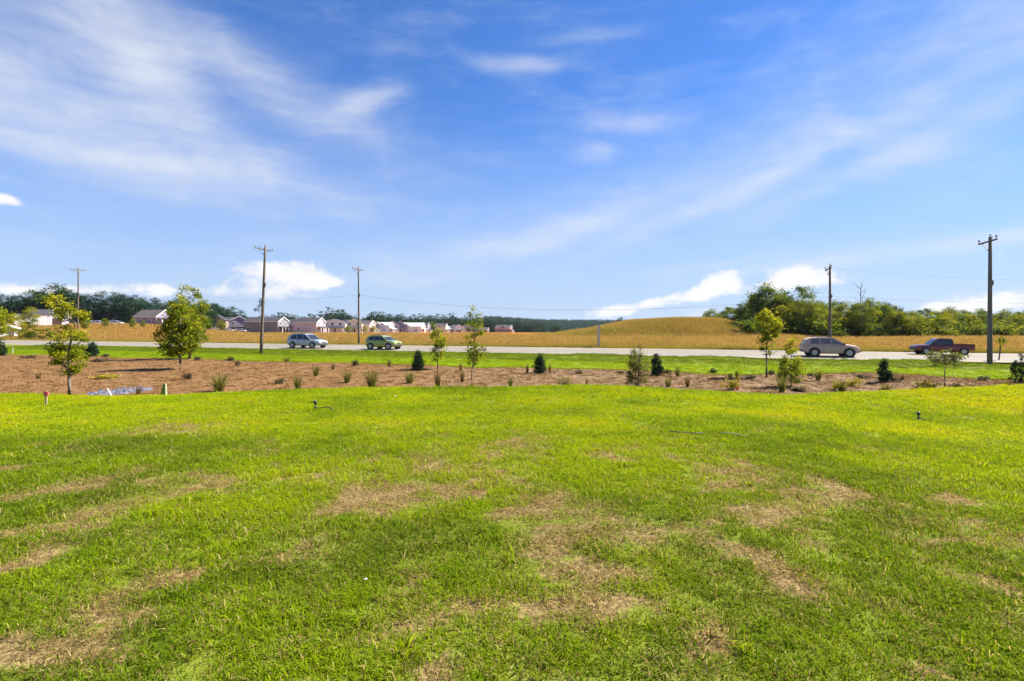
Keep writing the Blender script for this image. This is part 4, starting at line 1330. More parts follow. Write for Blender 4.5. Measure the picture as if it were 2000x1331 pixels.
pole('A', 152, on_v(152, 62.6), 524, 1, POLE_M, 'utility pole farthest to the left, seen above the leaning young tree')
pole('B', 510, on_ground(510, 691), 481, 8, POLE_M, 'leaning utility pole on the near verge left of the silver SUV', .17)
pole('C', 700, on_v(701, 63.2), 522, -1, POLE_M, 'utility pole across the road left of the green hatchback', .15)
pole('D', 1621, on_v(1621, 63.0), 519, 0, POLE_M, 'utility pole across the road behind the taupe SUV', .15)
pole('E', 1933, at_dist(1933, 36.5), 463, 1, POLE_G, 'thick grey utility pole on the near verge at the right', .165)


def wire(p, q, sag, label, r=.008):
    n = 28
    c = (p + q) / 2
    pts = []
    for i in range(n + 1):
        t = i / n
        w = p.lerp(q, t); w.z -= sag * 4 * t * (1 - t)
        pts.append(w - c)
    tag(MB().tube(pts, r, 5).build('overhead_wire', WIRE_M, loc=c), label, 'wire', 'overhead wires')


DIRR = Vector((1, -RS, 0)).normalized()
wire(POLES['A'][4], POLES['C'][4], 1.0, 'lower cable between the far left pole and the middle pole')
wire(POLES['C'][4], POLES['D'][4], 1.7, 'long lower cable sagging from the middle pole to the taupe SUV pole', .010)
wire(POLES['D'][4], POLES['D'][4] + DIRR * 55, 1.2, 'lower cable running right from the pole behind the taupe SUV', .006)
for j, nm in ((0, 'front'), (2, 'back')):
    wire(POLES['A'][j], POLES['A'][j] - DIRR * 60, 1.2, '%s power line leaving the far left pole to the left' % nm, .007)
wire(POLES['D'][2], POLES['D'][2] + DIRR * 55 + Vector((0, 0, .6)), 2.4, 'power line sagging right from the crossarm behind the taupe SUV', .005)

# ------------------------------------------------------------------ vehicles
TYRE = mat('tyre', (0.018, 0.018, 0.019), (0.03, 0.03, 0.03), 20, .85)
RIM = mat('alloy_rim', (0.45, 0.45, 0.46), (0.32, 0.32, 0.33), 8, .35, .8)
GLASS = glassmat('car_glass')
TRIM = mat('black_trim', (0.02, 0.02, 0.021), (0.03, 0.03, 0.03), 12, .6)
LAMP = mat('head_lamp', (0.75, 0.75, 0.72), (0.6, 0.6, 0.58), 10, .12, spec=.7)
TAIL = mat('tail_lamp', (0.42, 0.02, 0.02), (0.3, 0.01, 0.01), 10, .15, spec=.7)


def paint(name, c):
    return mat(name, c, tuple(v * .9 for v in c), 1.2, .30, .25, spec=.5, coat=.6)


def loft(mb, secs):
    """secs: list of (x, [(y,z)...]) with equal counts, closed rings"""
    n = len(secs[0][1]); vs = []
    for x, ring in secs:
        vs += [(x, y, z) for y, z in ring]
    fs = []
    for i in range(len(secs) - 1):
        for j in range(n):
            fs.append((i * n + j, i * n + (j + 1) % n, (i + 1) * n + (j + 1) % n, (i + 1) * n + j))
    fs.append(tuple(range(n - 1, -1, -1))); fs.append(tuple((len(secs) - 1) * n + j for j in range(n)))
    return mb.add(vs, fs)


def ring(w, zb, zt, crown=.0):
    return [(-w * .86, zb), (w * .86, zb), (w * .97, zb + .10), (w, zb + (zt - zb) * .45), (w * .985, zt - .10), (w * .93, zt - .015), (w * .5, zt + crown), (-w * .5, zt + crown), (-w * .93, zt - .015),
            (-w * .985, zt - .10), (-w, zt - (zt - zb) * .55), (-w * .97, zb + .10)]


def make_car(spec, pm, GLASS=GLASS):
    e = empty(spec['name'], (0, 0, 0))
    b = MB(); loft(b, [(x, ring(w, zb, zt, c)) for x, w, zb, zt, c in spec['body']])
    body = b.build('body', pm, e)
    cab = spec['cab']; zb, zt, wb, wt = spec['cabw']
    def hw(z):
        return wb + (wt - wb) * (z - zb) / (zt - zb)
    c = MB(); n = len(cab)
    c.add([(x, -hw(z), z) for x, z in cab] + [(x, hw(z), z) for x, z in cab], [tuple(range(n - 1, -1, -1)), tuple(range(n, 2 * n))] + [((i + 1) % n, i, i + n, (i + 1) % n + n) for i in range(n)])
    cabin = c.build('cabin', pm, e)
    for poly in spec['side']:
        for s in (-1, 1):
            k = len(poly)
            q = MB()
            ins, outs = [(x, s * (hw(z) - .02), z) for x, z in poly], [(x, s * (hw(z) + .010), z) for x, z in poly]
            q.add(outs + ins, [tuple(range(k)), tuple(range(2 * k - 1, k - 1, -1))] + [(i, i + k, (i + 1) % k + k, (i + 1) % k) for i in range(k)])
            q.build('side_window', GLASS, cabin)
    for nm, ((x0, z0), (x1, z1)) in (('windshield', spec['front']), ('rear_window', spec['rear'])):
        d = Vector((z1 - z0, 0, -(x1 - x0))).normalized()
        if (nm == 'windshield') != (d.x > 0):
            d = -d
        q = MB(); P = []
        for (x, z) in ((x0, z0), (x1, z1)):
            for s in (-1, 1):
                P.append(Vector((x, s * (hw(z) - .07), z)))
        P = [P[0], P[1], P[3], P[2]]
        q.add([p + d * .012 for p in P] + [p - d * .02 for p in P], [(0, 1, 2, 3), (7, 6, 5, 4), (0, 4, 5, 1), (1, 5, 6, 2), (2, 6, 7, 3), (3, 7, 4, 0)])
        q.build(nm, GLASS, cabin)
    W = spec['w']; rr = spec['r']
    for wx in spec['wheels']:
        for s in (-1, 1):
            MB().lathe([(rr + .075, -.03), (rr + .085, .0), (rr + .07, .022)], 22, 'y', (wx, s * (W - .01) if s > 0 else -(W + .012), rr)).build('wheel_arch', TRIM, e)
            t = MB().lathe([(rr * .62, -.11), (rr * .93, -.11), (rr, -.07), (rr, .07), (rr * .93, .11), (rr * .62, .11)], 22, 'y', (wx, s * (W - .055), rr)).build('wheel', TYRE, e, True)
            m = MB()
            yo = s * (W - .055) + s * .112
            m.lathe([(rr * .62, -.012), (rr * .64, 0), (rr * .56, .010)], 18, 'y', (wx, yo - .003 * s, rr))
            for q in range(5):
                a = q * 2 * math.pi / 5
                m.tube([(wx, yo + s * .012, rr), (wx + rr * .6 * math.cos(a), yo + s * .012, rr + rr * .6 * math.sin(a))], [.035, .028], 5)
            m.build('rim', RIM, t)
    for s in (-1, 1):
        x, y, z = spec['lamp']
        MB().box(x - .13, x + .02, s * y - .15, s * y + .15, z - .055, z + .06).build('headlight', LAMP, body)
        x, y, z = spec['tail']
        MB().box(x - .02, x + .06, s * y - .07, s * y + .09, z - .12, z + .12).build('taillight', TAIL, body)
        x, z = spec['mirror']
        MB().add([(x, s * (wb - .02), z), (x + .1, s * (wb + .16), z), (x + .1, s * (wb + .20), z + .15), (x, s * (wb + .02), z + .12), (x - .06, s * (wb - .02), z), (x - .02, s * (wb + .16), z), (x - .02, s * (wb + .20), z + .15), (x - .06, s * (wb + .02), z + .12)],
                 [(0, 1, 2, 3), (7, 6, 5, 4), (0, 4, 5, 1), (1, 5, 6, 2), (2, 6, 7, 3), (3, 7, 4, 0)]).build('mirror', TRIM, e)
        for hx in spec['handles']:
            MB().box(hx - .09, hx + .09, s * (W * .985) - .012, s * (W * .985) + .022, spec['hz'] - .018, spec['hz'] + .018).build('door_handle', TRIM, body)
    x0, x1, zb_ = spec['bumper']
    MB().box(x1 - .06, x1 + .035, -W * .78, W * .78, zb_, zb_ + .16).build('bumper', TRIM, body)
    MB().box(x0 - .035, x0 + .06, -W * .78, W * .78, zb_, zb_ + .16).build('bumper', TRIM, body)
    MB().box(x1 - .05, x1 + .02, -W * .42, W * .42, zb_ + .22, zb_ + .34).build('grille', TRIM, body)
    for bx in spec.get('rails', []):
        for s in (-1, 1):
            MB().tube([(bx[0], s * (wt - .06), zt - .03), (bx[0] + .12, s * (wt - .05), zt + .05), (bx[1] - .12, s * (wt - .05), zt + .05), (bx[1], s * (wt - .06), zt - .03)], .022, 6).build('roof_rail', STEEL, cabin)
    return e


def suv_spec(L=4.65, H=1.70, name='car'):
    k = L / 4.65
    f = lambda x: x * k
    return dict(name=name, w=.93, r=.35, body=[(f(-2.32), .74, .50, .92, 0), (f(-2.24), .84, .36, 1.0, 0), (f(-1.6), .925, .27, 1.04, 0), (f(-.4), .93, .26, 1.02, 0), (f(.9), .93, .26, 1.0, .02), (f(1.5), .92, .28, .98, .04), (f(2.0), .87, .30, .90, .04), (f(2.24), .78, .34, .80, .02), (f(2.32), .68, .44, .70, 0)],
                cab=[(f(-2.22), .96), (f(-2.02), 1.42), (f(-1.75), H - .08), (f(-1.1), H), (f(-.1), H - .005), (f(.30), H - .08), (f(1.22), .97)], cabw=(.96, H, .90, .66),
                side=[[(f(-1.78), 1.08), (f(-1.62), H - .17), (f(-1.02), H - .12), (f(-.92), 1.05)], [(f(-.84), 1.05), (f(-.90), H - .12), (f(-.12), H - .12), (f(.02), 1.04)], [(f(.10), 1.04), (f(-.02), H - .12), (f(.24), H - .17), (f(.96), 1.03)]],
                front=((f(.36), H - .13), (f(1.16), 1.01)), rear=((f(-1.80), H - .15), (f(-2.06), 1.32)), wheels=(f(-1.40), f(1.42)), lamp=(f(2.18), .60, .76), tail=(f(-2.27), .70, .92), mirror=(f(.95), 1.0), handles=(f(-.75), f(.22)), hz=.92, bumper=(f(-2.31), f(2.31), .40), rails=[(f(-1.5), f(.1))])


def pickup_spec():
    H = 1.80
    return dict(name='pickup_truck', w=.97, r=.38, body=[(-2.75, .86, .55, 1.04, 0), (-2.68, .95, .46, 1.07, 0), (-1.8, .97, .40, 1.08, 0), (-.4, .97, .36, 1.08, 0), (.9, .97, .36, 1.08, 0), (1.4, .965, .38, 1.08, .03), (2.2, .94, .40, 1.03, .05), (2.62, .88, .42, .96, .03), (2.74, .80, .50, .84, 0)],
                cab=[(-.86, 1.05), (-.80, H - .12), (-.62, H), (.45, H), (.72, H - .09), (1.36, 1.06)], cabw=(1.05, H, .90, .70),
                side=[[(-.70, 1.13), (-.66, H - .14), (-.02, H - .13), (.02, 1.13)], [(.10, 1.13), (.06, H - .13), (.60, H - .16), (1.10, 1.12)]],
                front=((.76, H - .13), (1.32, 1.11)), rear=((-.81, H - .17), (-.85, 1.20)), wheels=(-1.72, 1.72), lamp=(2.62, .68, .86), tail=(-2.70, .86, .86), mirror=(1.02, 1.10), handles=(-.55, .25), hz=.97, bumper=(-2.76, 2.74, .48))


ROAD_A = math.atan2(-RS, 1)


def road_z(v):
    T = (v - V_R0) / (V_R1 - V_R0)
    return CZ - 2.55 + .20 * T + .06 * math.sin(T * math.pi) + .022


def park(e, x, v, label, back=False, group='vehicles on the road'):
    a = (x - 1000) / FPX
    Y = v / (1 + RS * a)
    e.location = (a * Y, Y, road_z(v))
    e.rotation_euler = (0, 0, ROAD_A + (math.pi if back else 0))
    return tag(e, label, 'truck' if 'pickup' in label else 'car', group)


SILVER = paint('silver_paint', (0.36, 0.38, 0.42))
park(make_car(suv_spec(4.75, 1.70), SILVER), 601, V_R0 + 2.7, 'silver SUV driving right, between two utility poles')
park(make_car(suv_spec(3.8, 1.56), paint('olive_green_paint', (0.30, 0.35, 0.11))), 750, V_R0 + 2.5, 'small olive green hatchback right of the middle utility pole')
park(make_car(suv_spec(4.15, 1.62), mat('taupe_paint', (0.46, 0.34, 0.28), (0.40, 0.29, 0.24), 1.2, .5, spec=.4), glassmat('tinted_glass', (0.16, 0.125, 0.115), .15)), 1619, V_R0 + 2.6, 'taupe SUV driving right, in front of a utility pole')
pk = make_car(pickup_spec(), paint('dark_red_paint', (0.11, 0.008, 0.010)))
bed_m = MB().box(-2.58, -.98, -.80, .80, 1.085, 1.10).build('bed_floor', TRIM, pk)
for s in (-1, 1):
    MB().box(-2.66, -.90, s * .90 - .05, s * .90 + .05, 1.06, 1.20).build('bed_rail', bpy.data.materials['dark_red_paint'], pk)
MB().box(-2.74, -2.67, -.86, .86, .62, 1.195).build('tailgate', bpy.data.materials['dark_red_paint'], pk)
pk.scale = (.77, .77, .77)
park(pk, 1838, V_R0 + 7.6, 'dark red pickup truck driving left, behind the flat-topped sapling', True)

# ------------------------------------------------------------------ road sign, posts, stakes
YSIGN = mat('sign_yellow', (0.72, 0.52, 0.02), (0.62, 0.45, 0.02), 6, .5)
BLACKP = mat('sign_black', (0.03, 0.03, 0.03), None, 6, .6)
WOODP = mat('sign_post_wood', (0.16, 0.11, 0.075), (0.10, 0.07, 0.05), 8, .9)
g = on_ground(1950, 707, 30)
e = empty('road_sign', g, R(-35), 'yellow diamond warning sign on a leaning post by the right pole', 'road sign')
h = 51 / FPX * g.y
MB().tube([(0, 0, -.2), (.10, 0, h * .5), (.20, 0, h * .96)], .05, 6).build('post', WOODP, e)
q = .40; zc = h * .80
sg = MB().add([(.17 + dx, dy, zc + dz) for dy in (-.075, -.055) for dx, dz in ((0, -q), (q, 0), (0, q), (-q, 0))], [(0, 1, 2, 3), (7, 6, 5, 4), (0, 4, 5, 1), (1, 5, 6, 2), (2, 6, 7, 3), (3, 7, 4, 0)]).build('sign_panel', YSIGN, e)
for s in (-1, 1):
    MB().add([(.17 + s * .10 + dx, dy, zc + dz) for dy in (-.080, -.076) for dx, dz in ((-.035, -.14), (.035, -.14), (.045, .10), (0, .17), (-.045, .10))], [(0, 1, 2, 3, 4), (9, 8, 7, 6, 5)] + [(i, i + 5, (i + 1) % 5 + 5, (i + 1) % 5) for i in range(5)]).build('arrow_mark', BLACKP, sg)

g = on_v(1169, V_R1 + 1.2)
e = empty('marker_post', g, 0, 'weathered pale grey post across the road before the mound', 'post')
MB().box(-.11, .11, -.06, .06, -.2, 2.55).build('post', mat('pale_post', (.42, .40, .36), (.30, .28, .25), 6, .8), e)
MB().box(-.22, .22, -.075, -.061, 1.95, 2.15).build('cross_board', mat('pale_board', (.45, .42, .36), (.34, .31, .27), 6, .8), e)
MB().box(-.20, .20, -.075, -.061, 1.35, 1.50).build('cross_board', bpy.data.materials['pale_board'], e)

WOODS = mat('stake_wood', (0.48, 0.36, 0.22), (0.36, 0.26, 0.16), 10, .9)
PINK = mat('pink_tape', (0.72, 0.10, 0.13), (0.6, 0.08, 0.10), 6, .6)
LX, LY = lawn_pt(90, 793)
e = empty('survey_stake', (LX, LY, float(G(LX, LY))), .2, 'wooden survey stake with pink-red ribbon on the left lawn', 'stake')
MB().box(-.022, .022, -.012, .012, -.1, .40).build('stake', WOODS, e)
MB().add([(-.05, -.02, .28), (.05, -.022, .27), (.055, -.02, .38), (-.05, -.02, .385), (-.05, .02, .28), (.05, .022, .27), (.055, .02, .38), (-.05, .02, .385)], [(0, 1, 2, 3), (7, 6, 5, 4), (0, 4, 5, 1), (1, 5, 6, 2), (2, 6, 7, 3), (3, 7, 4, 0)]).build('ribbon', PINK, e)
g = on_ground(216, 782, 18.5)
e = empty('marker_stake', g, 0, 'thin white tilted stake in front of the stone patch', 'stake')
MB().tube([(.10, 0, -.1), (.0, 0, .15), (-.11, 0, .36)], .022, 6).build('stake', mat('white_stake', (.62, .60, .56), None, 8, .7), e)
g = on_ground(320, 777, 18.5)
k = g.y / FPX
e = empty('pointed_marker', g, 0, 'yellow-green pointed marker with pale edge at the lawn edge', 'marker')
MB().add([(-9 * k, -.05, -.1), (3 * k, -.05, -.1), (3 * k, -.02, 27 * k), (-1 * k, -.02, 26 * k), (-9 * k, .05, -.1), (3 * k, .05, -.1), (3 * k, .02, 27 * k), (-1 * k, .02, 26 * k)],
         [(0, 1, 2, 3), (7, 6, 5, 4), (0, 4, 5, 1), (1, 5, 6, 2), (2, 6, 7, 3), (3, 7, 4, 0)]).build('cover', mat('marker_green', (.20, .27, .03), (.14, .20, .02), 7, .7), e)
MB().add([(3 * k, -.05, -.1), (6 * k, -.05, -.1), (4 * k, -.02, 27 * k), (3 * k, -.02, 27.5 * k), (3 * k, .05, -.1), (6 * k, .05, -.1), (4 * k, .02, 27 * k), (3 * k, .02, 27.5 * k)],
         [(0, 1, 2, 3), (7, 6, 5, 4), (0, 4, 5, 1), (1, 5, 6, 2), (2, 6, 7, 3), (3, 7, 4, 0)]).build('edge_board', mat('marker_pale', (.52, .52, .30), (.42, .42, .22), 7, .7), e)
g = on_ground(25, 692, 30)
e = empty('marker_stake', g, 0, 'thin pale stake on the verge near the left edge', 'stake')
MB().tube([(0, 0, -.1), (.01, 0, .7)], .03, 6).build('stake', bpy.data.materials['white_stake'], e)

# stone patch
ST = mat('riprap_stone', (0.07, 0.07, 0.10), (0.15, 0.15, 0.20), 3, .85, bump=.3)
r_ = np.random.RandomState(77)
g0 = on_ground(228, 768)
V, F = [], []
for i in range(230):
    a = r_.rand() * 6.28; q = math.sqrt(r_.rand())
    x, y = g0.x + 0.95 * q * math.cos(a), g0.y + .25 + 1.3 * q * math.sin(a)
    s = .06 + .10 * r_.rand()
    c = np.array([x, y, float(G(x, y)) + .03])
    u = np.array([[1, 0, 0], [-1, 0, 0], [0, 1, 0], [0, -1, 0], [0, 0, 1], [0, 0, -1]]) * s * (.7 + .6 * r_.rand(6, 1)) + r_.randn(6, 3) * s * .18
    o = len(V)
    V += list(c + u * np.array([1, 1, .7]))
    F += [(o + i_, o + j_, o + k_) for i_, j_, k_ in ((0, 2, 4), (2, 1, 4), (1, 3, 4), (3, 0, 4), (2, 0, 5), (1, 2, 5), (3, 1, 5), (0, 3, 5))]
so = link('stone_patch', polymesh('stone_patch', V, F, ST))
tag(so, 'patch of blue-grey riprap stones at the foot of the lawn bank', 'stones', kind='stuff')

# ------------------------------------------------------------------ sprinklers, hoses and litter on the lawn
HOSE = mat('black_hose', (0.02, 0.021, 0.02), (0.035, 0.035, 0.034), 9, .55)
BRASS = mat('sprinkler_metal', (0.36, 0.30, 0.16), (0.20, 0.17, 0.1), 10, .4, .7)


def sprinkler(x, yb, hpx, hosepts, label, pale):
    X0, Y0 = lawn_pt(x, yb); z0 = float(G(X0, Y0)); k = Y0 / FPX; h = hpx * k
    e = empty('lawn_sprinkler', (X0, Y0, z0), 0, label, 'sprinkler', 'lawn sprinklers')
    MB().tube([(0, 0, -.05), (0, 0, h * .30)], [.008, .012], 6).build('spike', HOSE, e)
    MB().lathe([(.012, h * .25), (.030, h * .27), (.030, h * .38), (.015, h * .42), (.015, h * .66), (.022, h * .70)], 10).build('riser', HOSE, e, True)
    hd = MB().lathe([(.020, h * .68), (.034, h * .72), (.036, h * .86), (.026, h * .95), (.012, h)], 10).build('sprinkler_head', HOSE, e, True)
    MB().tube([(-.005, 0, h * .84), (-.075, -.01, h * .90), (-.085, -.01, h * .82)], [.012, .010, .014], 6).build('impact_arm', BRASS if pale else HOSE, hd)
    MB().tube([(0, 0, h * .93), (-.03, 0, h * 1.03)], [.016, .012], 6).build('nozzle', BRASS, hd)
    pts = []
    for (dx, dy, dz) in hosepts:
        px_, py_ = X0 + dx * k, Y0 + dy
        pts.append((dx * k, dy, float(G(px_, py_)) - z0 + dz * k))
    MB().tube(pts, .011, 7).build('hose', HOSE, e, True)


sprinkler(616, 803, 20, [(0, 0, 6), (6, 0, 5.5), (16, .0, 6), (24, 0, 8), (30, -.05, 6.5), (36, -.1, 3), (42, -.2, 0), (52, -.3, -.8)], 'black lawn sprinkler with a hose trailing right, on the left of the lawn', False)
sprinkler(1794, 823, 18, [(0, 0, 6), (6, -.02, 5), (12, -.1, 2.5), (18, -.2, 1), (30, -.4, -.8)], 'pale-topped lawn sprinkler with a short hose, on the right of the lawn', True)


def lying_hose(pix, r, m, label):
    pts = []
    for x, y in pix:
        X0, Y0 = lawn_pt(x, y); pts.append(Vector((X0, Y0, float(G(X0, Y0)) + .032)))
    c = sum(pts, Vector()) / len(pts)
    e = empty('garden_hose', c, 0, label, 'hose', 'hose pieces in the lawn')
    MB().tube([p - c for p in pts], r, 7).build('hose', m, e, True)


lying_hose([(1308, 847), (1322, 848.5), (1340, 849.5), (1358, 850.5), (1374, 850)], .010, HOSE, 'dark hose piece lying in the grass right of centre')
lying_hose([(1408, 850), (1420, 849.5), (1434, 851.5), (1446, 854), (1456, 857)], .009, mat('pale_pipe', (.40, .37, .20), (.32, .30, .16), 8, .5), 'pale curved pipe piece lying right of the dark hose piece')
LITTER = mat('white_litter', (.75, .74, .70), (.6, .6, .56), 10, .8)
for x, y, s, lab in ((714, 1147, .010, 'white torn scrap lying in the near grass left of centre'), (772, 778, .035, 'white scrap near the far edge of the lawn')):
    X0, Y0 = lawn_pt(x, y)
    tag(MB().add([(-s, -s * .5, 0), (s * .2, -s * .7, .3 * s), (s, 0, 0), (s * .5, s * .6, .5 * s), (-s * .4, s * .5, .2 * s), (0, 0, -.3 * s)], [(0, 1, 2, 3, 4), (1, 0, 5), (2, 1, 5), (3, 2, 5), (4, 3, 5), (0, 4, 5)]).build('litter', LITTER, loc=(X0, Y0, float(G(X0, Y0)) + .045)), lab, 'litter')

# ------------------------------------------------------------------ houses
def wallm(name, c):
    return mat(name, c, tuple(v * .9 for v in c), 2.5, .8, stretch=(.2, .2, 3))


ROOFM = mat('shingle_roof', (0.030, 0.030, 0.038), (0.050, 0.048, 0.056), 3, .9, bump=.3)
ROOFB = mat('shingle_roof_brown', (0.060, 0.050, 0.050), (0.085, 0.072, 0.068), 3, .9, bump=.3)
ROOFL = mat('pale_roof', (0.42, 0.42, 0.44), (0.34, 0.34, 0.36), 3, .7)
WHT = wallm('white_siding', (0.72, 0.70, 0.68))
CREAM = wallm('cream_siding', (0.66, 0.60, 0.50))
GREY = wallm('grey_siding', (0.20, 0.19, 0.22))
LILAC = wallm('lilac_siding', (0.46, 0.38, 0.46))
PURP = wallm('purple_grey_siding', (0.22, 0.195, 0.28))
BRICK = wallm('brown_siding', (0.25, 0.18, 0.15))
BLUE = wallm('pale_blue_siding', (0.46, 0.46, 0.56))
WTRIM = mat('white_trim', (0.78, 0.77, 0.75), (0.7, 0.69, 0.67), 6, .7)
WGLASS = glassmat('window_glass', (0.03, 0.035, 0.045), .1)
DOORM = mat('door_paint', (0.09, 0.05, 0.04), None, 6, .6)


def house(label, x, Y, rz, L, W, H, rise, wm, rm, porch=True, fgable=None, swin=((-.2, 1), (.1, 0)), fwin=((-.25, 1), (.25, 1), (-.28, 0)), sink=0.0, name='house', dz=0.0):
    """front gable at +x, ridge along x; -y wall faces the road"""
    g = at_dist(x, Y); g.z += dz
    e = empty(name, g, rz, label, 'house', 'houses beyond the field')
    body = MB()
    hw, hl = W / 2, L / 2
    body.add([(-hl, -hw, -1), (-hl, hw, -1), (-hl, hw, H), (-hl, 0, H + rise), (-hl, -hw, H), (hl, -hw, -1), (hl, hw, -1), (hl, hw, H), (hl, 0, H + rise), (hl, -hw, H)],
             [(4, 3, 2, 1, 0), (5, 6, 7, 8, 9), (0, 5, 9, 4), (6, 1, 2, 7), (9, 8, 3, 4), (8, 7, 2, 3), (1, 6, 5, 0)])
    body.build('wall', wm, e)
    rf = MB()
    o, t = .35, .16
    sl = rise / hw
    for s in (-1, 1):
        y0, z0 = s * (hw + o), H - sl * o + .03
        rf.add([(-hl - o, y0, z0), (hl + o, y0, z0), (hl + o, 0, H + rise + .03), (-hl - o, 0, H + rise + .03), (-hl - o, y0, z0 + t), (hl + o, y0, z0 + t), (hl + o, 0, H + rise + .03 + t), (-hl - o, 0, H + rise + .03 + t)],
               [(0, 1, 2, 3) if s > 0 else (3, 2, 1, 0), (4, 5, 6, 7) if s < 0 else (7, 6, 5, 4), (0, 4, 5, 1), (1, 5, 6, 2), (3, 7, 4, 0)])
    roof = rf.build('roof', rm, e)
    MB().box(-hl - o, hl + o, -hw - o - .06, -hw - o - .003, H - sl * o - .12, H - sl * o + .14).build('gutter', WTRIM, roof)
    for s in (-1, 1):   # gable trim boards
        MB().add([(hl + o + .003, s * (hw + o), H - sl * o - .1), (hl + o + .06, s * (hw + o), H - sl * o - .1), (hl + o + .06, 0, H + rise - .1), (hl + o + .003, 0, H + rise - .1), (hl + o + .003, s * (hw + o), H - sl * o + .22), (hl + o + .06, s * (hw + o), H - sl * o + .22), (hl + o + .06, 0, H + rise + .22), (hl + o + .003, 0, H + rise + .22)],
                 [(0, 1, 2, 3), (7, 6, 5, 4), (0, 4, 5, 1), (1, 5, 6, 2), (2, 6, 7, 3), (3, 7, 4, 0)]).build('gable_trim', WTRIM, roof)
    def win(face, u, fl, w=1.1, h=1.5):
        z = 1.0 + fl * 2.75
        if z + h > H + (.8 if face == 'f' else -.1):
            return
        if face == 's':
            cx = u * L
            f = MB().box(cx - w / 2 - .14, cx + w / 2 + .14, -hw - .05, -hw + .02, z - .14, z + h + .14).build('window', WTRIM, e)
            MB().box(cx - w / 2, cx + w / 2, -hw - .065, -hw - .02, z, z + h).build('pane', WGLASS, f)
        else:
            cy = u * W
            f = MB().box(hl - .02, hl + .05, cy - w / 2 - .14, cy + w / 2 + .14, z - .14, z + h + .14).build('window', WTRIM, e)
            MB().box(hl + .02, hl + .065, cy - w / 2, cy + w / 2, z, z + h).build('pane', WGLASS, f)
    for u, fl in swin: win('s', u, fl)
    for u, fl in fwin: win('f', u, fl)
    MB().box(hl - .02, hl + .05, W * .02, W * .02 + 1.1, -.1, 2.15).build('door', DOORM, e)
    if porch:
        pd = 2.2
        pr = MB().add([(hl + .02, -hw * .9, 2.95), (hl + pd, -hw * .9, 2.45), (hl + pd, hw * .9, 2.45), (hl + .02, hw * .9, 2.95), (hl + .02, -hw * .9, 3.12), (hl + pd, -hw * .9, 2.62), (hl + pd, hw * .9, 2.62), (hl + .02, hw * .9, 3.12)],
                      [(3, 2, 1, 0), (4, 5, 6, 7), (0, 1, 5, 4), (1, 2, 6, 5), (2, 3, 7, 6), (3, 0, 4, 7)]).build('porch_roof', rm, e)
        for q in (-.85, -.3, .3, .85):
            MB().box(hl + pd - .32, hl + pd - .08, q * hw - .13, q * hw + .13, -.6, 2.46).build('porch_post', WTRIM, pr)
        MB().box(hl + .01, hl + pd, -hw * .9, hw * .9, -1, -.12).build('porch_floor', WTRIM, e)
    if fgable:                       # a small cross gable on the road side
        gx, gw = fgable
        z1 = H + min(rise * .8, gw * .42)
        yb = -(hw + .28)
        q = MB().add([(gx - gw / 2, yb, H - .3), (gx + gw / 2, yb, H - .3), (gx, yb, z1), (gx, 0, z1), (gx - gw / 2, -hw * .35, H + .1), (gx + gw / 2, -hw * .35, H + .1)], [(0, 1, 2), (0, 2, 3, 4), (2, 1, 5, 3), (1, 0, 4, 5)]).build('cross_gable', wm, roof)
        MB().add([(gx - gw / 2 - .3, yb - .25, H - .42), (gx, yb - .25, z1 + .12), (gx, .2, z1 + .12), (gx - gw / 2 - .3, -hw * .2, H - .42), (gx - gw / 2 - .3, yb - .25, H - .26), (gx, yb - .25, z1 + .28), (gx, .2, z1 + .28), (gx - gw / 2 - .3, -hw * .2, H - .26)],
                 [(3, 2, 1, 0), (4, 5, 6, 7), (0, 1, 5, 4), (1, 2, 6, 5), (2, 3, 7, 6), (3, 0, 4, 7)]).build('gable_roof', rm, roof)
        MB().add([(gx + gw / 2 + .3, yb - .25, H - .42), (gx, yb - .25, z1 + .125), (gx, .2, z1 + .125), (gx + gw / 2 + .3, -hw * .2, H - .42), (gx + gw / 2 + .3, yb - .25, H - .26), (gx, yb - .25, z1 + .285), (gx, .2, z1 + .285), (gx + gw / 2 + .3, -hw * .2, H - .26)],
                 [(0, 1, 2, 3), (7, 6, 5, 4), (4, 5, 1, 0), (5, 6, 2, 1), (6, 7, 3, 2), (7, 4, 0, 3)]).build('gable_roof', rm, roof)
    return e


RZ = R(-6)
S2 = ((-.32, 1), (-.05, 1), (.25, 0), (-.2, 0))
house('purple-roofed house at the right end of the dark wood', 300, 205, RZ, 9.5, 8.5, 3.6, 2.6, PURP, ROOFB, True, None, ((-.2, 0), (.2, 0)), ((0, 0),))
house('house with dark roof and pale porch, left end of the street', 424, 250, R(-70), 10, 9, 5.2, 2.6, BRICK, ROOFM, True, (0, 5), ((-.3, 1), (.3, 1)), ((-.3, 1), (.3, 1), (-.3, 0)))
house('purple-grey two-storey house with twin gables, second in the street', 466, 262, R(-60), 11, 10, 5.4, 2.6, PURP, ROOFM, True, (1, 5), S2)
house('long grey house with white front gable behind the near left pole', 521, 255, RZ, 17.5, 10, 5.5, 2.1, GREY, ROOFM, True, None, ((-.38, 0), (.05, 1)))
house('dark narrow house wedged between the grey and lilac houses', 575, 300, RZ, 9, 9, 5.2, 2.6, PURP, ROOFM, True, None, ((.2, 1),))
house('lilac-sided house with white front gable above the silver SUV', 605, 258, RZ, 12.0, 9.5, 5.1, 2.2, LILAC, ROOFM, True, None, ((-.10, 1), (-.28, 0)))
house('white house with small roof gable and porch right of the lilac house', 656, 272, R(-84), 9.5, 12, 5.0, 2.0, WHT, ROOFM, True, None, ((-.1, 1),), ((-.34, 1), (-.05, 1), (.28, 1), (-.3, 0)))
house('white house with a low dark roof left of the middle pole', 678, 286, R(-84), 9, 9, 5.0, 2.0, WHT, ROOFM, True, (0, 4), ((0, 1),), ((-.28, 1), (.28, 1)))
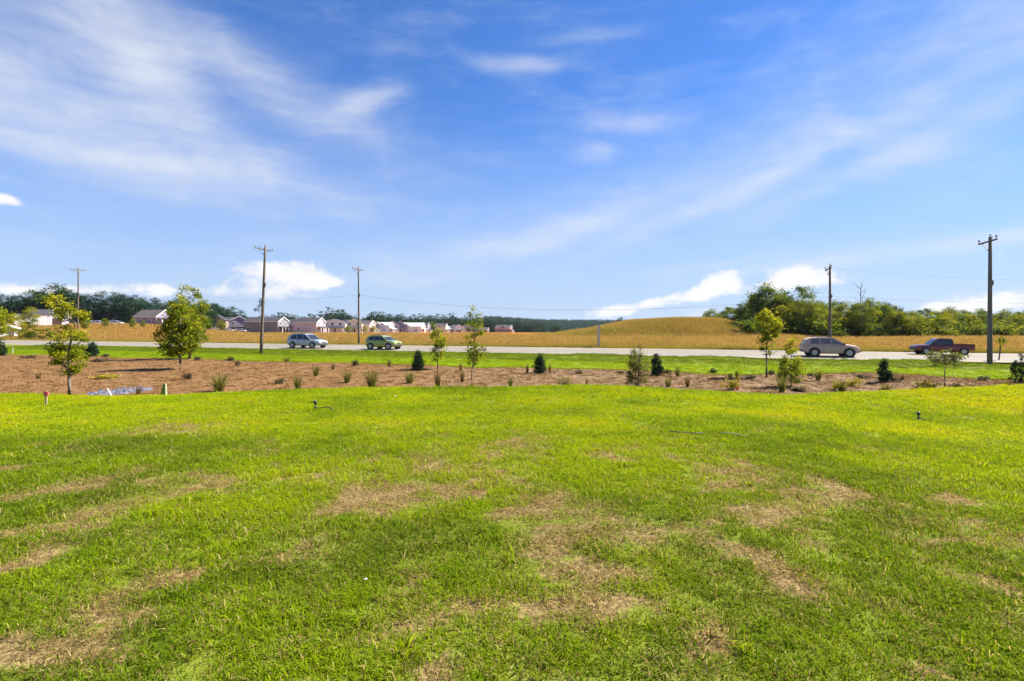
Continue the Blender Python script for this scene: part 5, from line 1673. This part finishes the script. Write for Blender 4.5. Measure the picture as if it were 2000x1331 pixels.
house('cream gabled house partly behind the middle pole', 692, 276, R(-78), 9, 8.5, 5.0, 2.2, CREAM, ROOFB, True, None, ((0, 1),), ((-.25, 1), (.25, 1)))
house('cream house with brown roof just right of the middle pole', 710, 300, RZ, 11, 9, 5.0, 2.0, CREAM, ROOFB, True, None, ((-.2, 1), (.2, 1)))
house('pale blue house with a steep gable, second right of the middle pole', 727, 316, R(-70), 10, 10, 4.6, 3.0, BLUE, ROOFM, True, (0, 5), S2)
house('pale-roofed wide house, third right of the middle pole', 746, 330, RZ, 13, 10, 4.6, 2.0, BLUE, ROOFL, True, (2, 5), S2)
house('lilac house with twin steep gables, fourth right of the middle pole', 766, 345, R(-75), 10, 9, 4.6, 3.2, LILAC, ROOFM, True, (0, 5), S2)
house('purple house with steep gable, fifth right of the middle pole', 782, 350, R(-80), 9, 9, 4.6, 3.2, PURP, ROOFM, True, None, S2)
house('white-roofed house with three gables at the end of the row', 806, 352, RZ, 15, 10, 4.2, 2.6, WHT, ROOFL, True, (-3, 6), S2)
house('brown low house behind the slender lime sapling', 880, 470, RZ, 18, 10, 3.4, 2.2, BRICK, ROOFL, False, None, S2)
house('pale gabled house left of the open-crowned sapling', 894, 470, R(-70), 11, 10, 4.4, 3.0, WHT, ROOFB, True, (0, 6), S2)
house('pale house directly left of the open-crowned sapling top', 911, 478, R(-75), 11, 11, 4.4, 3.2, LILAC, ROOFB, True, None, S2)
house('low brown house right of the open-crowned sapling', 938, 480, RZ, 15, 9, 2.8, 2.0, BRICK, ROOFB, False, None, S2)
house('lone house with reddish end wall before the far hills', 984, 470, R(-15), 14, 10, 4.2, 2.8, BRICK, ROOFB, True, (1, 6), S2)
for x, Yd, wm_, rm_, lab in ((590, 330, PURP, ROOFM, 'dark roof peeping out behind the lilac-sided house'), (640, 335, CREAM, ROOFB, 'brown roof behind the gap right of the lilac house gable'), (668, 340, BLUE, ROOFM, 'roof behind the white house with small roof gable'),
                       (737, 380, CREAM, ROOFB, 'small cream house behind the steep pale blue house'), (757, 395, WHT, ROOFM, 'small white house behind the pale-roofed wide house'), (791, 400, BLUE, ROOFB, 'small house between the purple house and white-roofed house'),
                       (826, 420, PURP, ROOFM, 'small dark-roofed house right of the white-roofed house'), (862, 455, CREAM, ROOFB, 'tiny cream house left of the slender lime sapling')):
    house(lab, x, Yd, R(-75) if x % 2 else RZ, 10, 9, 5.4, 2.8, wm_, rm_, True, None, S2)
# long white building on the left
g = at_dist(78, 172)
e = empty('long_building', g, R(41), 'long white metal building with ribbed walls on the left', 'building')
MB().box(-6.0, 6.0, -4, 4, -1, 3.7).build('wall', WHT, e)
MB().add([(-6.2, -4.2, 3.72), (6.2, -4.2, 3.72), (6.2, 4.2, 3.72), (-6.2, 4.2, 3.72), (-6.2, 0, 4.0), (6.2, 0, 4.0)], [(0, 1, 5, 4), (2, 3, 4, 5), (1, 2, 5), (3, 0, 4), (3, 2, 1, 0)]).build('roof', ROOFM, e)
for q in range(20):
    MB().box(-5.8 + q * .6, -5.68 + q * .6, -4.06, -4.003, -1, 3.68).build('wall_rib', WTRIM, e)
MB().box(3.2, 5.6, -4.07, -4.003, -1, 2.6).build('door', DOORM, e)
house('small dark-roofed house behind the long white building', 80, 190, R(41), 6, 6, 3.6, 2.0, PURP, ROOFM, False, None, ((0, 0),), ((0, 0),))
house('white two-storey house right of the long white building', 116, 176, R(35), 4.5, 5, 2.4, 1.2, BLUE, ROOFM, False, None, ((-.2, 0), (.2, 0)), ((0, 0),))
house('white building cut off by the left edge', 0, 112, RZ, 4.0, 4, 2.2, .6, WHT, ROOFL, False, None, ((-.2, 0),), ((0, 0),), dz=-.2)


# parked cars by the houses: copies of one small build
def copy_tree(o, parent=None):
    c = o.copy(); col.objects.link(c); c.parent = parent
    for ch in list(o.children):
        copy_tree(ch, c)
    return c


proto = make_car(suv_spec(4.6, 1.6), paint('white_paint', (0.62, 0.62, 0.62)))
spots = [(420, 236, .3, 'white car parked at the left end of the street'), (471, 240, .1, 'white car parked before the twin-gabled purple-grey house'), (447, 238, .2, 'white car parked between the two purple houses'),
         (178, 190, .1, 'leftmost white car parked before the dark wood'), (194, 190, .2, 'white car parked before the dark wood, second from the left'), (228, 192, .1, 'rightmost white car parked before the dark wood')]
for i, (x, Yd, rz, lab) in enumerate(spots):
    c = proto if i == 0 else copy_tree(proto)
    c.location = at_dist(x, Yd); c.rotation_euler = (0, 0, rz)
    tag(c, lab, 'car', 'cars parked far beyond the field')

# ------------------------------------------------------------------ the air: one closed box of thin haze round camera and land
HAZE = True
if HAZE:
    m = bpy.data.materials.new('air'); m.use_nodes = True
    k = NT(m.node_tree)
    out = k.n('ShaderNodeOutputMaterial')
    v = k.n('ShaderNodeVolumePrincipled')
    v.inputs['Color'].default_value = (.62, .76, 1.0, 1)
    v.inputs['Density'].default_value = HAZE_D
    v.inputs['Anisotropy'].default_value = .2
    k.t.links.new(v.outputs[0], out.inputs['Volume'])
    hb = MB().box(-9500, 9500, -9500, 12500, -13.5, 52).build('haze', m)
    tag(hb, 'thin bluish summer haze over the whole land', 'haze', kind='stuff')
